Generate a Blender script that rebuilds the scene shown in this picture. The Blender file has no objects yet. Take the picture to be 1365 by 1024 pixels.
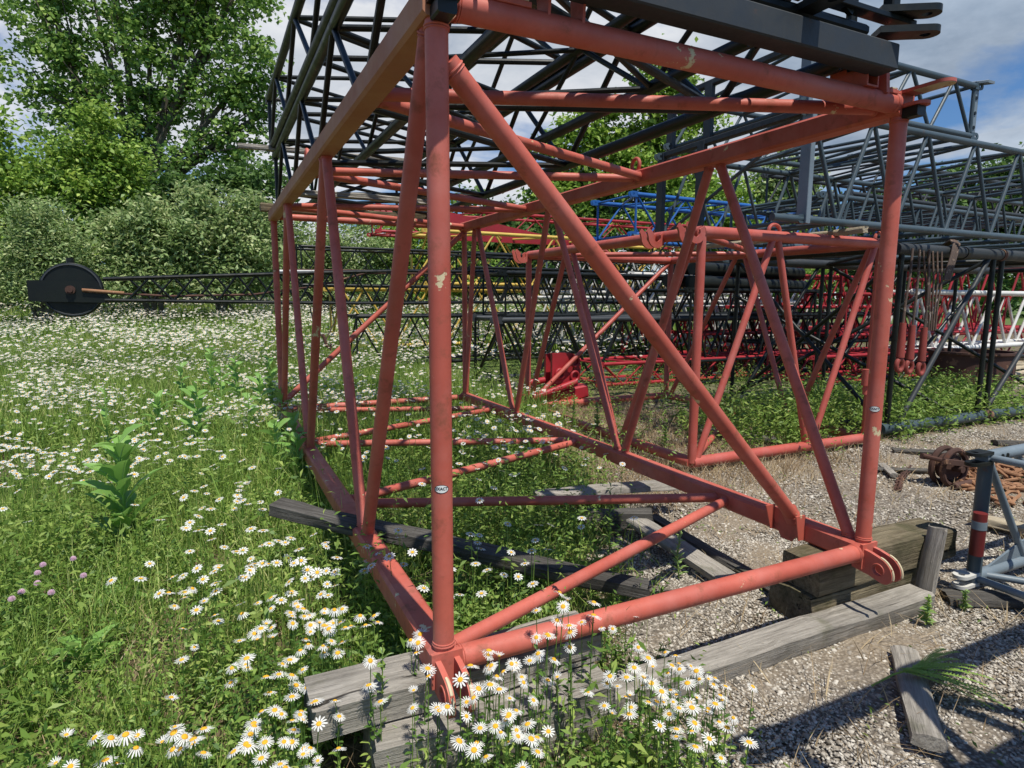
import bpy, bmesh, math, random
import numpy as np
from mathutils import Vector, Matrix
random.seed(7); rng = np.random.default_rng(11)
C = bpy.context.scene.collection
R = math.radians
# ---------------------------------------------------------------- frame of the yard
F = 821.3; PIT = R(7.82); ROLL = 0.0043; CZ = 1.65; YAW = R(25.83)
O = Vector((-.2335, 1.995, 0)); W = 2.225; L = 5.445; H = 2.135; ZB = .40
Dv = Vector((-math.sin(YAW), math.cos(YAW), 0)); Wv = Vector((math.cos(YAW), math.sin(YAW), 0))
def uv(u, v, z=0.): return O + Wv*u + Dv*v + Vector((0, 0, z))
def ray(px, py):
    du, dv = px-682.5, py-512
    u = (du+dv*ROLL)/F; v = (dv-du*ROLL)/F
    c, s = math.cos(PIT), math.sin(PIT)
    return Vector((u, c-v*s, -s-v*c))
def G(px, py, z=0.):
    r = ray(px, py); return r*((z-CZ)/r.z)+Vector((0, 0, CZ))
def A(px, py, Y):
    r = ray(px, py); return r*(Y/r.y)+Vector((0, 0, CZ))
def sstep(a, b, x):
    t = np.clip((np.asarray(x, float)-a)/(b-a), 0, 1); return t*t*(3-2*t)
def terr(x, y):
    x = np.asarray(x, float); y = np.asarray(y, float)
    rise = 1.0*sstep(9, 30, y)*(1-sstep(-1, 7, x-(y-9)*.12)) + .25*sstep(16, 40, y)
    far = sstep(1.5, 6, np.hypot(x, y))
    return rise + far*.03*np.sin(x*.9+1)*np.cos(y*.7) * (1-sstep(0, 3, x))
def tz(x, y): return float(terr(x, y))

# ---------------------------------------------------------------- materials
def mat(name):
    m = bpy.data.materials.new(name); m.use_nodes = True
    nt = m.node_tree; nt.nodes.clear()
    return m, nt
def N(nt, t, **kw):
    n = nt.nodes.new(t)
    for k, v in kw.items():
        if k == 'i':
            for a, b in v.items(): n.inputs[a].default_value = b
        else: setattr(n, k, v)
    return n
def LK(nt, a, b): nt.links.new(a, b)
def c4(c): return (c[0], c[1], c[2], 1)
def ramp(nt, stops, src, interp='LINEAR'):
    r = N(nt, 'ShaderNodeValToRGB'); cr = r.color_ramp; cr.interpolation = interp
    while len(cr.elements) < len(stops): cr.elements.new(.5)
    for e, (p, c) in zip(cr.elements, stops): e.position = p; e.color = c4(c)
    LK(nt, src, r.inputs[0]); return r.outputs[0]
def mix(nt, fac, a, b, bt='MIX'):
    m = N(nt, 'ShaderNodeMix', data_type='RGBA', blend_type=bt)
    for s, v in ((0, fac), (6, a), (7, b)):
        if hasattr(v, 'is_output'): LK(nt, v, m.inputs[s])
        elif s == 0: m.inputs[0].default_value = v
        else: m.inputs[s].default_value = c4(v)
    return m.outputs[2]
def noise(nt, co, scale, detail=5, rough=.6):
    n = N(nt, 'ShaderNodeTexNoise', i={'Scale': scale, 'Detail': detail, 'Roughness': rough})
    LK(nt, co, n.inputs['Vector']); return n.outputs[0]
def finish(nt, col, rough=.5, bump=None, bs=.3, bd=.01, metal=0, spec=.5):
    b = N(nt, 'ShaderNodeBsdfPrincipled'); o = N(nt, 'ShaderNodeOutputMaterial')
    if hasattr(col, 'is_output'): LK(nt, col, b.inputs['Base Color'])
    else: b.inputs['Base Color'].default_value = c4(col)
    if hasattr(rough, 'is_output'): LK(nt, rough, b.inputs['Roughness'])
    else: b.inputs['Roughness'].default_value = rough
    b.inputs['Metallic'].default_value = metal
    b.inputs['Specular IOR Level'].default_value = spec
    if bump is not None:
        bn = N(nt, 'ShaderNodeBump', i={'Strength': bs, 'Distance': bd}); LK(nt, bump, bn.inputs['Height'])
        LK(nt, bn.outputs[0], b.inputs['Normal'])
    LK(nt, b.outputs[0], o.inputs[0])
def wpos(nt):
    return N(nt, 'ShaderNodeNewGeometry').outputs['Position']
def paint(name, base, dark, chip, rough=.42, spec=.5, fade=.0, chipth=.70, rustc=(.14, .05, .025), rustth=.72, sc=9):
    m, nt = mat(name); p = wpos(nt)
    n1 = noise(nt, p, 1.7, 4); n2 = noise(nt, p, sc, 8, .7); n3 = noise(nt, p, 60, 3)
    col = mix(nt, ramp(nt, [(.38, (0,)*3), (.62, (1,)*3)], n1), base, dark)
    col = mix(nt, ramp(nt, [(.35, (.25,)*3), (.6, (0,)*3)], n3), col, tuple(x*.75 for x in base))
    # chalky fading and grime that collects in blotches
    fd = noise(nt, p, 4.3, 7, .62)
    col = mix(nt, ramp(nt, [(.46, (0,)*3), (.68, (fade,)*3)], fd), col, tuple(min(.8, x*.75+.16) for x in base))
    mps = N(nt, 'ShaderNodeMapping'); mps.inputs['Scale'].default_value = (22, 22, 1.6); LK(nt, p, mps.inputs[0])
    sk = noise(nt, mps.outputs[0], 1.4, 6, .6)
    col = mix(nt, ramp(nt, [(.58, (0,)*3), (.74, (fade*.9,)*3)], sk), col, tuple(x*.55 for x in dark))
    col = mix(nt, ramp(nt, [(rustth-.1, (0,)*3), (rustth+.06, (.85,)*3)], n2), col, rustc)
    v = noise(nt, p, sc*.62, 9, .66)
    ch = ramp(nt, [(chipth, (0,)*3), (chipth+.012, (1,)*3)], v)
    col = mix(nt, ch, col, chip)
    h = mix(nt, ch, (1, 1, 1), (.2, .2, .2))
    h2 = mix(nt, .25, h, n3)
    rg = ramp(nt, [(.3, (rough-.08,)*3), (.7, (rough+.2,)*3)], n2)
    finish(nt, col, rg, h2, .35, .004, spec=spec)
    return m
RED = paint('faded_red_paint', (.57, .130, .088), (.44, .090, .060), (.66, .56, .34), chipth=.65, rough=.5, fade=.26, rustth=.66, rustc=(.22, .07, .035))
RED2 = paint('weathered_red_paint', (.52, .105, .078), (.42, .085, .06), (.5, .4, .25), chipth=.70, fade=.26)
CHIP = paint('peeling_primer', (.62, .54, .36), (.52, .40, .24), (.35, .08, .05), chipth=.58, rough=.7, sc=30)
BLACK = paint('black_paint', (.007, .009, .009), (.011, .014, .012), (.06, .06, .05), chipth=.76, rough=.30, spec=.32, rustth=.8, rustc=(.03, .02, .014))
BLACKG = paint('dull_black_paint', (.014, .018, .016), (.010, .012, .011), (.08, .08, .06), chipth=.74, rough=.36, spec=.35, rustth=.8, rustc=(.03, .02, .014))
GREY = paint('slate_grey_paint', (.065, .095, .115), (.045, .07, .085), (.30, .30, .26), chipth=.72, rough=.42)
GREYL = paint('light_grey_blue_paint', (.20, .25, .29), (.15, .19, .22), (.2, .08, .05), chipth=.70, rough=.42)
CHAR = paint('charcoal_paint', (.034, .040, .045), (.026, .031, .035), (.15, .14, .12), chipth=.73, rough=.5)
YEL = paint('yellow_paint', (.68, .48, .09), (.55, .36, .07), (.2, .08, .04), chipth=.70)
CRIM = paint('bright_red_paint', (.40, .022, .032), (.28, .018, .022), (.5, .3, .25), chipth=.72)
OCHRE = paint('bounce_tinted_red_paint', (.42, .185, .10), (.36, .13, .075), (.66, .58, .34), chipth=.69, rough=.6)  # faded red, with warm light reflected onto the rail's underside painted in
DREDL = paint('rust_red_paint', (.34, .06, .045), (.22, .04, .03), (.25, .12, .08), chipth=.66, rough=.6)
DRED = paint('dark_red_paint', (.20, .022, .02), (.12, .015, .014), (.3, .15, .1), chipth=.7)
WHT = paint('white_paint', (.74, .73, .70), (.60, .59, .55), (.25, .12, .06), chipth=.70)
BLUE = paint('blue_paint', (.015, .12, .40), (.015, .09, .3), (.3, .3, .3), chipth=.74)
RUST = paint('rusty_steel', (.11, .05, .034), (.065, .032, .024), (.22, .12, .07), chipth=.60, rough=.8)
CHAIN = paint('rusty_chain_steel', (.36, .19, .10), (.25, .12, .06), (.45, .3, .2), chipth=.62, rough=.85, sc=30)
ROPE = paint('old_wire_rope', (.14, .09, .065), (.08, .055, .045), (.3, .22, .16), chipth=.6, rough=.7, sc=25)
def wood(name, a, b, gap, moss=(.1, .11, .04), mth=.62):
    m, nt = mat(name)
    tc = N(nt, 'ShaderNodeTexCoord').outputs['Object']
    mp = N(nt, 'ShaderNodeMapping'); mp.inputs['Scale'].default_value = (.9, 16, 16); LK(nt, tc, mp.inputs[0])
    g = noise(nt, mp.outputs[0], 3.2, 9, .72)
    mp2 = N(nt, 'ShaderNodeMapping'); mp2.inputs['Scale'].default_value = (.55, 22, 22); LK(nt, tc, mp2.inputs[0])
    k = noise(nt, mp2.outputs[0], 1.8, 4, .5)
    col = mix(nt, ramp(nt, [(.32, (0,)*3), (.66, (1,)*3)], g), a, b)
    crack = ramp(nt, [(.30, (1,)*3), (.37, (0,)*3)], k)
    col = mix(nt, crack, col, gap)
    ms = noise(nt, tc, 5, 5)
    col = mix(nt, ramp(nt, [(mth, (0,)*3), (mth+.15, (.6,)*3)], ms), col, moss)
    st2 = noise(nt, tc, 2.2, 6, .65)
    col = mix(nt, ramp(nt, [(.46, (0,)*3), (.66, (.45,)*3)], st2), col, tuple(x*.35 for x in a))
    h = mix(nt, crack, g, (0, 0, 0))
    finish(nt, col, .92, h, 1., .02, spec=.2)
    return m
WOOD = wood('weathered_grey_wood', (.23, .21, .18), (.52, .48, .42), (.035, .03, .026))
WOODB = wood('brown_timber', (.10, .08, .05), (.31, .26, .17), (.022, .018, .012), (.07, .075, .03), .52)
WOODD = wood('dark_old_wood', (.055, .05, .045), (.17, .16, .145), (.015, .014, .012))
WOODL = wood('pale_sawn_wood', (.42, .34, .22), (.62, .54, .40), (.14, .1, .06), mth=.8)
def leafmat(name, stops, tr=.35, rough=.5, spec=.35):
    m, nt = mat(name)
    g = N(nt, 'ShaderNodeNewGeometry')
    n = noise(nt, g.outputs['Position'], .9, 3)
    add = N(nt, 'ShaderNodeMath', operation='ADD'); LK(nt, g.outputs['Random Per Island'], add.inputs[0]); LK(nt, n, add.inputs[1])
    sb = N(nt, 'ShaderNodeMath', operation='MULTIPLY_ADD'); LK(nt, add.outputs[0], sb.inputs[0]); sb.inputs[1].default_value = .75; sb.inputs[2].default_value = -.25
    col = ramp(nt, stops, sb.outputs[0])
    p = N(nt, 'ShaderNodeBsdfPrincipled'); LK(nt, col, p.inputs['Base Color']); p.inputs['Roughness'].default_value = rough
    p.inputs['Specular IOR Level'].default_value = spec
    t = N(nt, 'ShaderNodeBsdfTranslucent'); tc = mix(nt, .5, col, (.9, 1., .25), 'MULTIPLY'); LK(nt, col, t.inputs[0])
    ms = N(nt, 'ShaderNodeMixShader'); ms.inputs[0].default_value = tr
    LK(nt, p.outputs[0], ms.inputs[1]); LK(nt, t.outputs[0], ms.inputs[2])
    o = N(nt, 'ShaderNodeOutputMaterial'); LK(nt, ms.outputs[0], o.inputs[0])
    return m
GRASS = leafmat('grass_blades', [(0, (0.082, 0.151, 0.025)), (.45, (0.223, 0.370, 0.062)), (.75, (0.435, 0.549, 0.134)), (1, (0.660, 0.594, 0.302))])
FORB = leafmat('leafy_undergrowth', [(0, (0.042, 0.109, 0.023)), (.45, (0.163, 0.299, 0.057)), (.8, (0.362, 0.494, 0.115)), (1, (0.543, 0.575, 0.184))])
WEED = leafmat('bright_weed_leaves', [(0, (0.092, 0.167, 0.028)), (.5, (0.215, 0.347, 0.064)), (1, (0.400, 0.487, 0.126))])
STRAW = leafmat('dry_straw', [(0, (.20, .13, .07)), (.5, (.38, .28, .16)), (1, (.55, .45, .28))], .15)
FEATH = leafmat('feathery_fronds', [(0, (.22, .40, .06)), (1, (.42, .58, .14))])
BROAD = leafmat('broad_weed_leaf', [(0, (0.106, 0.241, 0.048)), (.5, (0.229, 0.434, 0.097)), (.85, (0.425, 0.644, 0.178)), (1, (0.660, 0.660, 0.193))], .35, .42)
RIB = leafmat('pale_leaf_rib', [(0, (.35, .5, .22)), (1, (.45, .6, .3))], .2)
MAPLE = leafmat('tall_tree_leaves', [(0, (0.074, 0.162, 0.033)), (.5, (0.210, 0.365, 0.084)), (1, (0.495, 0.646, 0.189))])
LIME = leafmat('yellow_green_leaves', [(0, (0.086, 0.176, 0.027)), (.5, (0.251, 0.412, 0.068)), (1, (0.541, 0.660, 0.154))])
WILLOW = leafmat('grey_green_willow_leaves', [(0, (0.093, 0.165, 0.052)), (.5, (0.314, 0.442, 0.165)), (1, (0.627, 0.660, 0.344))])
DARKF = leafmat('dark_hedge_leaves', [(0, (0.039, 0.088, 0.024)), (.5, (0.088, 0.176, 0.043)), (1, (0.196, 0.314, 0.078))])
PETAL, nt = mat('white_petal'); finish(nt, (.84, .84, .80), .6)
p_ = [n for n in nt.nodes if n.type == 'BSDF_PRINCIPLED'][0]
m2 = N(nt, 'ShaderNodeMixShader'); m2.inputs[0].default_value = .25; tl = N(nt, 'ShaderNodeBsdfTranslucent'); tl.inputs[0].default_value = (.85, .85, .75, 1)
LK(nt, p_.outputs[0], m2.inputs[1]); LK(nt, tl.outputs[0], m2.inputs[2]); LK(nt, m2.outputs[0], [n for n in nt.nodes if n.type == 'OUTPUT_MATERIAL'][0].inputs[0])
DISC, nt = mat('yellow_flower_disc'); tc = wpos(nt); v = N(nt, 'ShaderNodeTexVoronoi', i={'Scale': 500.}); LK(nt, tc, v.inputs['Vector']); finish(nt, ramp(nt, [(0, (.75, .34, .01)), (1, (.86, .50, .03))], v.outputs[0]), .8, v.outputs[0], .6, .002)
PINK, nt = mat('pink_clover_petal'); finish(nt, (.72, .50, .62), .6)
BARK, nt = mat('tree_bark'); p = wpos(nt); n = noise(nt, p, 4, 8, .7); finish(nt, ramp(nt, [(.3, (.045, .035, .027)), (.7, (.17, .145, .115))], n), .95, n, .8, .05)
DECALW, nt = mat('sticker_white'); finish(nt, (.78, .8, .78), .4)
DECALB, nt = mat('sticker_dark_ink'); finish(nt, (.02, .03, .035), .4)
def stone_mat(name, stops):
    m, nt = mat(name); g = N(nt, 'ShaderNodeNewGeometry'); p = g.outputs['Position']
    col = ramp(nt, stops, g.outputs['Random Per Island'])
    n = noise(nt, p, 90, 5)
    col = mix(nt, .35, col, ramp(nt, [(.3, (.35,)*3), (.7, (1,)*3)], n), 'MULTIPLY')
    finish(nt, col, .85, n, .5, .004, spec=.3); return m
STONE = stone_mat('gravel_stone', [(0, (.12, .105, .085)), (.2, (.28, .245, .20)), (.45, (.44, .395, .33)), (.75, (.58, .53, .45)), (1, (.74, .69, .60))])

# ground sheet: gravel, dry litter and dark soil mixed by a painted vertex value
GROUND, nt = mat('gravel_and_soil_ground'); p = wpos(nt)
vo = N(nt, 'ShaderNodeTexVoronoi', i={'Scale': 62., 'Randomness': 1.}); LK(nt, p, vo.inputs['Vector'])
vo2 = N(nt, 'ShaderNodeTexVoronoi', i={'Scale': 130.}); LK(nt, p, vo2.inputs['Vector'])
sep = N(nt, 'ShaderNodeSeparateColor'); LK(nt, vo.outputs['Color'], sep.inputs[0])
st = ramp(nt, [(0, (.11, .095, .08)), (.3, (.27, .235, .195)), (.6, (.42, .375, .315)), (1, (.64, .58, .49))], sep.outputs[0])
st = mix(nt, ramp(nt, [(.0, (0,)*3), (.75, (.85,)*3)], vo.outputs['Distance']), st, (.09, .075, .06))
big = noise(nt, p, .8, 6)
gd = mix(nt, ramp(nt, [(.40, (0,)*3), (.60, (.8,)*3)], big), st, (.29, .235, .17))
sn = noise(nt, p, 26, 9, .75)
soil = ramp(nt, [(.3, (.045, .035, .022)), (.5, (.13, .10, .06)), (.7, (.27, .21, .13))], sn)
at = N(nt, 'ShaderNodeAttribute', attribute_name='veg')
fn = noise(nt, p, 7, 6)
ad = N(nt, 'ShaderNodeMath', operation='MULTIPLY_ADD'); LK(nt, fn, ad.inputs[0]); ad.inputs[1].default_value = .9
sb = N(nt, 'ShaderNodeMath', operation='ADD'); LK(nt, at.outputs['Fac'], ad.inputs[2]); LK(nt, ad.outputs[0], sb.inputs[0]); sb.inputs[1].default_value = -.45
vf = ramp(nt, [(.3, (0,)*3), (.6, (1,)*3)], sb.outputs[0])
gcol = mix(nt, vf, gd, soil)
fat = N(nt, 'ShaderNodeAttribute', attribute_name='far')
gcol = mix(nt, fat.outputs['Fac'], gcol, ramp(nt, [(.3, (.05, .095, .02)), (.7, (.15, .20, .06))], noise(nt, p, 1.1, 6)))
hh = mix(nt, vf, vo.outputs['Distance'], sn)
finish(nt, gcol, .95, hh, .8, .012, spec=.2)

# ---------------------------------------------------------------- mesh helpers
class MB:
    def __init__(s): s.v = []; s.f = []; s.mi = []
    def add(s, vs, fs, mi=0):
        o = len(s.v); s.v += [tuple(x) for x in vs]; s.f += [tuple(i+o for i in f) for f in fs]; s.mi += [mi]*len(fs); return s
    def tube(s, a, b, r, n=14, r2=None, mi=0):
        a = Vector(a); b = Vector(b); d = b-a
        if d.length < 1e-6: return s
        q = d.to_track_quat('Z', 'Y'); r2 = r if r2 is None else r2
        vs = []
        for P, rr in ((a, r), (b, r2)):
            for i in range(n):
                t = 2*math.pi*i/n; vs.append(P+q@Vector((rr*math.cos(t), rr*math.sin(t), 0)))
        fs = [(i, (i+1) % n, n+(i+1) % n, n+i) for i in range(n)]+[tuple(range(n))[::-1], tuple(range(n, 2*n))]
        return s.add(vs, fs, mi)
    def path(s, pts, r, n=8, mi=0, closed=False, rs=None):
        pts = [Vector(p) for p in pts]; m = len(pts); vs = []
        up = Vector((0, 0, 1)); prev = None
        for k, p in enumerate(pts):
            if closed: d = pts[(k+1) % m]-pts[k-1]
            else: d = pts[min(k+1, m-1)]-pts[max(k-1, 0)]
            d.normalize()
            if prev is None:
                x = d.orthogonal().normalized()
            else:
                x = prev-d*prev.dot(d); x = x.normalized() if x.length > 1e-5 else d.orthogonal().normalized()
            prev = x; y = d.cross(x); rr = rs[k] if rs else r
            for i in range(n):
                t = 2*math.pi*i/n; vs.append(p+x*rr*math.cos(t)+y*rr*math.sin(t))
        fs = []
        for k in range(m if closed else m-1):
            a = k*n; b = ((k+1) % m)*n
            fs += [(a+i, a+(i+1) % n, b+(i+1) % n, b+i) for i in range(n)]
        if not closed: fs += [tuple(range(n))[::-1], tuple(range((m-1)*n, m*n))]
        return s.add(vs, fs, mi)
    def beam(s, a, b, w, h, side=None, mi=0, ch=.12):
        # chamfered box section from a to b; w across, h up
        a = Vector(a); b = Vector(b); d = (b-a).normalized()
        x = Vector(side).normalized() if side is not None else d.cross(Vector((0, 0, 1))).normalized()
        y = x.cross(d).normalized(); c = min(w, h)*ch
        pr = [(-w/2+c, -h/2), (w/2-c, -h/2), (w/2, -h/2+c), (w/2, h/2-c), (w/2-c, h/2), (-w/2+c, h/2), (-w/2, h/2-c), (-w/2, -h/2+c)]
        vs = [P+x*p+y*q for P in (a, b) for p, q in pr]
        fs = [(i, (i+1) % 8, 8+(i+1) % 8, 8+i) for i in range(8)]+[tuple(range(8))[::-1], tuple(range(8, 16))]
        return s.add(vs, fs, mi)
    def plate(s, o, ax, ay, poly, th, hole=None, mi=0):
        # convex outline poly in the plane (ax, ay) about o, thickness th, optional round hole (cx, cy, r)
        o = Vector(o); ax = Vector(ax).normalized(); ay = Vector(ay).normalized(); n = ax.cross(ay).normalized()
        m = len(poly); P = lambda p, q, t: o+ax*p+ay*q+n*t
        if not hole:
            vs = [P(p, q, -th/2) for p, q in poly]+[P(p, q, th/2) for p, q in poly]
            return s.add(vs, [tuple(range(m))[::-1], tuple(range(m, 2*m))]+[(i, (i+1) % m, m+(i+1) % m, m+i) for i in range(m)], mi)
        cx, cy, r = hole; inner = []
        for p, q in poly:
            d = math.hypot(p-cx, q-cy); inner.append((cx+(p-cx)/d*r, cy+(q-cy)/d*r))
        vs = [P(p, q, t) for t in (-th/2, th/2) for ring in (poly, inner) for p, q in ring]
        fs = []
        for i in range(m):
            j = (i+1) % m
            fs += [(i, m+i, m+j, j), (2*m+i, 2*m+j, 3*m+j, 3*m+i), (i, j, 2*m+j, 2*m+i), (m+i, 3*m+i, 3*m+j, m+j)]
        return s.add(vs, fs, mi)
    def build(s, name, mats, parent=None, smooth=True, ang=35):
        me = bpy.data.meshes.new(name); me.from_pydata(s.v, [], s.f)
        if not isinstance(mats, (list, tuple)): mats = [mats]
        for m in mats: me.materials.append(m)
        if len(mats) > 1: me.polygons.foreach_set('material_index', s.mi)
        if smooth: me.shade_smooth(); me.set_sharp_from_angle(angle=R(ang))
        o = bpy.data.objects.new(name, me); C.objects.link(o)
        if parent is not None: o.parent = parent
        return o
def rounded(x0, x1, h, n=10):
    # tongue: straight edge at x0, round nose at x1, half height h
    pts = [(x0, -h), ((x0+x1)/2-.01, -h)]
    for i in range(n+1):
        t = -math.pi/2+math.pi*i/n; pts.append((x1-h+h*math.cos(t), h*math.sin(t)))
    return pts+[((x0+x1)/2-.01, h), (x0, h)]
def tag(o, label=None, cat=None, group=None, kind=None):
    if label: o['label'] = label
    if cat: o['category'] = cat
    if group: o['group'] = group
    if kind: o['kind'] = kind
    return o
def empty(name, loc, rz=0, **k):
    o = bpy.data.objects.new(name, None); o.empty_display_size = .1; C.objects.link(o)
    o.location = loc; o.rotation_euler = (0, 0, rz); tag(o, **k); return o
def fast(name, verts, faces, mats, mi=None, parent=None, smooth=False):
    """numpy mesh: faces is an (n,k) array"""
    verts = np.asarray(verts, np.float32); faces = np.asarray(faces, np.int32)
    me = bpy.data.meshes.new(name); n, k = faces.shape
    me.vertices.add(len(verts)); me.vertices.foreach_set('co', verts.ravel())
    me.loops.add(n*k); me.loops.foreach_set('vertex_index', faces.ravel())
    me.polygons.add(n); me.polygons.foreach_set('loop_start', np.arange(0, n*k, k, dtype=np.int32)); me.polygons.foreach_set('loop_total', np.full(n, k, np.int32))
    if not isinstance(mats, (list, tuple)): mats = [mats]
    for m in mats: me.materials.append(m)
    if mi is not None: me.polygons.foreach_set('material_index', np.asarray(mi, np.int32))
    if smooth: me.polygons.foreach_set('use_smooth', np.ones(n, bool))
    me.update(calc_edges=True)
    o = bpy.data.objects.new(name, me); C.objects.link(o)
    if parent is not None: o.parent = parent
    return o
def copy_tree(o, parent=None):
    c = o.copy(); C.objects.link(c)
    if parent is not None: c.parent = parent
    for ch in list(o.children): copy_tree(ch, c)
    return c

# ---------------------------------------------------------------- vegetation masks
def toUV(x, y):
    qx = x-O.x; qy = y-O.y
    return qx*Wv.x+qy*Wv.y, qx*Dv.x+qy*Dv.y
def vnoise(x, y, s=1., seed=0):
    x = np.asarray(x)*s+seed*17.3; y = np.asarray(y)*s+seed*9.1
    return (np.sin(x*1.7+1.3*np.sin(y*1.1+seed))+np.sin(y*2.3+1.7*np.sin(x*.9))+np.sin((x+y)*3.7+seed)*.6+np.sin(x*6.1-y*5.3)*.5)/3.1
def veg(x, y):
    u, v = toUV(x, y)
    b = np.interp(v, [-1.5, -.6, -.2, .4, 1.2, 2.2, 3.5, 5, 7, 12], [.0, .2, .62, 1.0, 1.65, 2.15, 2.8, 3.6, 6.0, 16])
    m = 1-sstep(-.45, .55, u-b+.35*vnoise(x, y, 2.2, 1))
    band = sstep(4.4, 5.2, u)*(sstep(2.3, 2.9, v)*(1-sstep(4.5, 5.4, v)))*.85*(1-sstep(9.6, 11, u))
    mid = sstep(2.5, 3.3, v)*(1-sstep(8, 9, v))*sstep(1.6, 2.4, u)*.45
    behind = sstep(5, 7, v)*.55
    return np.clip(np.maximum.reduce([m, band, mid, behind]), 0, 1)
def veg_left(x, y):
    u, v = toUV(x, y)
    b = np.interp(v, [-1.5, -.6, -.2, .4, 1.2, 2.2, 3.5, 5, 7, 12, 16, 30], [.0, .2, .62, .95, 1.6, 2.05, 2.5, 2.9, 3.1, 3, 3.5, 8])
    return 1-sstep(-.35, .45, u-b+.35*vnoise(x, y, 2.2, 1))

# ---------------------------------------------------------------- ground
def graded(lim, fine, step, far):
    a = list(np.arange(-fine, fine+1e-6, step)); d = step
    x = a[-1]
    while x < lim: d *= 1.22; x += d; a.append(x)
    x = a[0]; d = step
    while x > -lim: d *= 1.22; x -= d; a.insert(0, x)
    return np.array(a)
gx = graded(600, 9, .12, 0); gy = graded(600, 8, .12, 0)+6.5
X, Y = np.meshgrid(gx, gy); Z = terr(X, Y)
Z = Z+np.where((np.abs(X) < 8) & (Y < 14), .012*vnoise(X, Y, 3.1, 4)+.006*vnoise(X, Y, 9, 2), 0)
ny, nx = X.shape; idx = np.arange(nx*ny).reshape(ny, nx)
fc = np.stack([idx[:-1, :-1], idx[:-1, 1:], idx[1:, 1:], idx[1:, :-1]], -1).reshape(-1, 4)
gr = fast('ground', np.stack([X.ravel(), Y.ravel(), Z.ravel()], 1), fc, GROUND, smooth=True); tag(gr, 'gravel yard running into weedy meadow soil', 'ground', kind='structure')
a = gr.data.attributes.new('veg', 'FLOAT', 'POINT'); a.data.foreach_set('value', veg(X.ravel(), Y.ravel()).astype(np.float32))
a = gr.data.attributes.new('far', 'FLOAT', 'POINT'); a.data.foreach_set('value', (sstep(9, 15, Y.ravel())*(1-sstep(0, 6, X.ravel()-Y.ravel()*.25))+sstep(40, 50, np.hypot(X.ravel(), Y.ravel()))).clip(0, 1).astype(np.float32))

# ---------------------------------------------------------------- main red crane section
def strut(parent, a, b, r, m, name='brace', n=16):
    mb = MB().tube(a, b, r, n); a = Vector(a); b = Vector(b); d = (b-a).normalized()
    e = .012/max(.25, max(abs(d.x), abs(d.y), abs(d.z)))
    for p, s in ((a, 1), (b, -1)):
        k = 1/max(abs(d.z), abs(d.x), .45)
        for q, w in ((.018, .0045), (.026, .003)):
            mb.path([p+d*s*q*k+(d.orthogonal().normalized()*math.cos(t)+d.cross(d.orthogonal().normalized())*math.sin(t))*(r+.0005) for t in np.linspace(0, 2*math.pi, 22, endpoint=False)], w, 6, closed=True)
    return mb.build(name, m, parent)
def weld(mb, p, r, d):
    return mb
main = empty('crane_section', uv(0, 0, 0), YAW, label='large faded red tubular crane boom section standing on timbers in front', cat='crane section')
cw = .052
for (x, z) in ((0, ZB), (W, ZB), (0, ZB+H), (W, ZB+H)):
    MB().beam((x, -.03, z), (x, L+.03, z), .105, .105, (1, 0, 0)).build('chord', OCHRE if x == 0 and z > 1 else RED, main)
for x in (0, W):
    for y in (0, L): strut(main, (x, y, ZB+cw), (x, y, ZB+H-cw), .036 if y == 0 else .033, RED, 'post', 20)
zb, zt = ZB+cw-.01, ZB+H-cw+.01
lt = [0.07, 2.05, 4.1]; lb = [1.22, 3.28, 5.28]
for k in range(3):
    strut(main, (0, lt[k], zt), (0, lb[k]-.05, zb), .031, RED)
    if k < 2: strut(main, (0, lb[k]+.05, zb), (0, lt[k+1]-.05, zt), .029, RED)
    else: pass
strut(main, (0, 3.36, zb), (0, 4.02, zt), .029, RED) if False else None
rb = [.07, 2.06, 4.0]; rt = [1.16, 3.25, 5.05]
for k in range(3):
    strut(main, (W, rb[k]+(.03 if k else 0), zb), (W, rt[k]-.04, zt), .029, RED)
    if k < 2: strut(main, (W, rt[k]+.04, zt), (W, rb[k+1]-.05, zb), .029, RED)
strut(main, (W, 5.1, zt), (W, L-.03, zb), .029, RED)
for y in (0, L):
    for z in (ZB, ZB+H): strut(main, (cw-.01, y, z), (W-cw+.01, y, z), .042 if y == 0 else .036, RED, 'cross_tube', 20)
# zigzag bracing of the underside and the top
bn = [(0, .04), (W, .92), (0, 1.86), (W, 2.70), (0, 3.60), (W, 4.50), (0, L-.05)]
for (x0, y0), (x1, y1) in zip(bn, bn[1:]):
    s = 1 if x1 > x0 else -1
    strut(main, (x0+s*(cw-.012), y0+.035, ZB), (x1-s*(cw-.012), y1-.035, ZB), .029, RED)
tn = [(W, .04), (0, .95), (W, 1.90), (0, 2.78), (W, 3.72), (0, 4.60), (W, L-.05)]
for (x0, y0), (x1, y1) in zip(tn, tn[1:]):
    s = 1 if x1 > x0 else -1
    strut(main, (x0+s*(cw-.012), y0+.035, ZB+H), (x1-s*(cw-.012), y1-.035, ZB+H), .029, RED)
# face diagonals
strut(main, (.04, .015, ZB+H-.16), (W-.065, .36, ZB+.07), .036, RED, 'diagonal', 20)
strut(main, (W-.03, L-.02, ZB+H-.08), (.03, L-.02, ZB+.10), .033, RED, 'diagonal')
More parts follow.
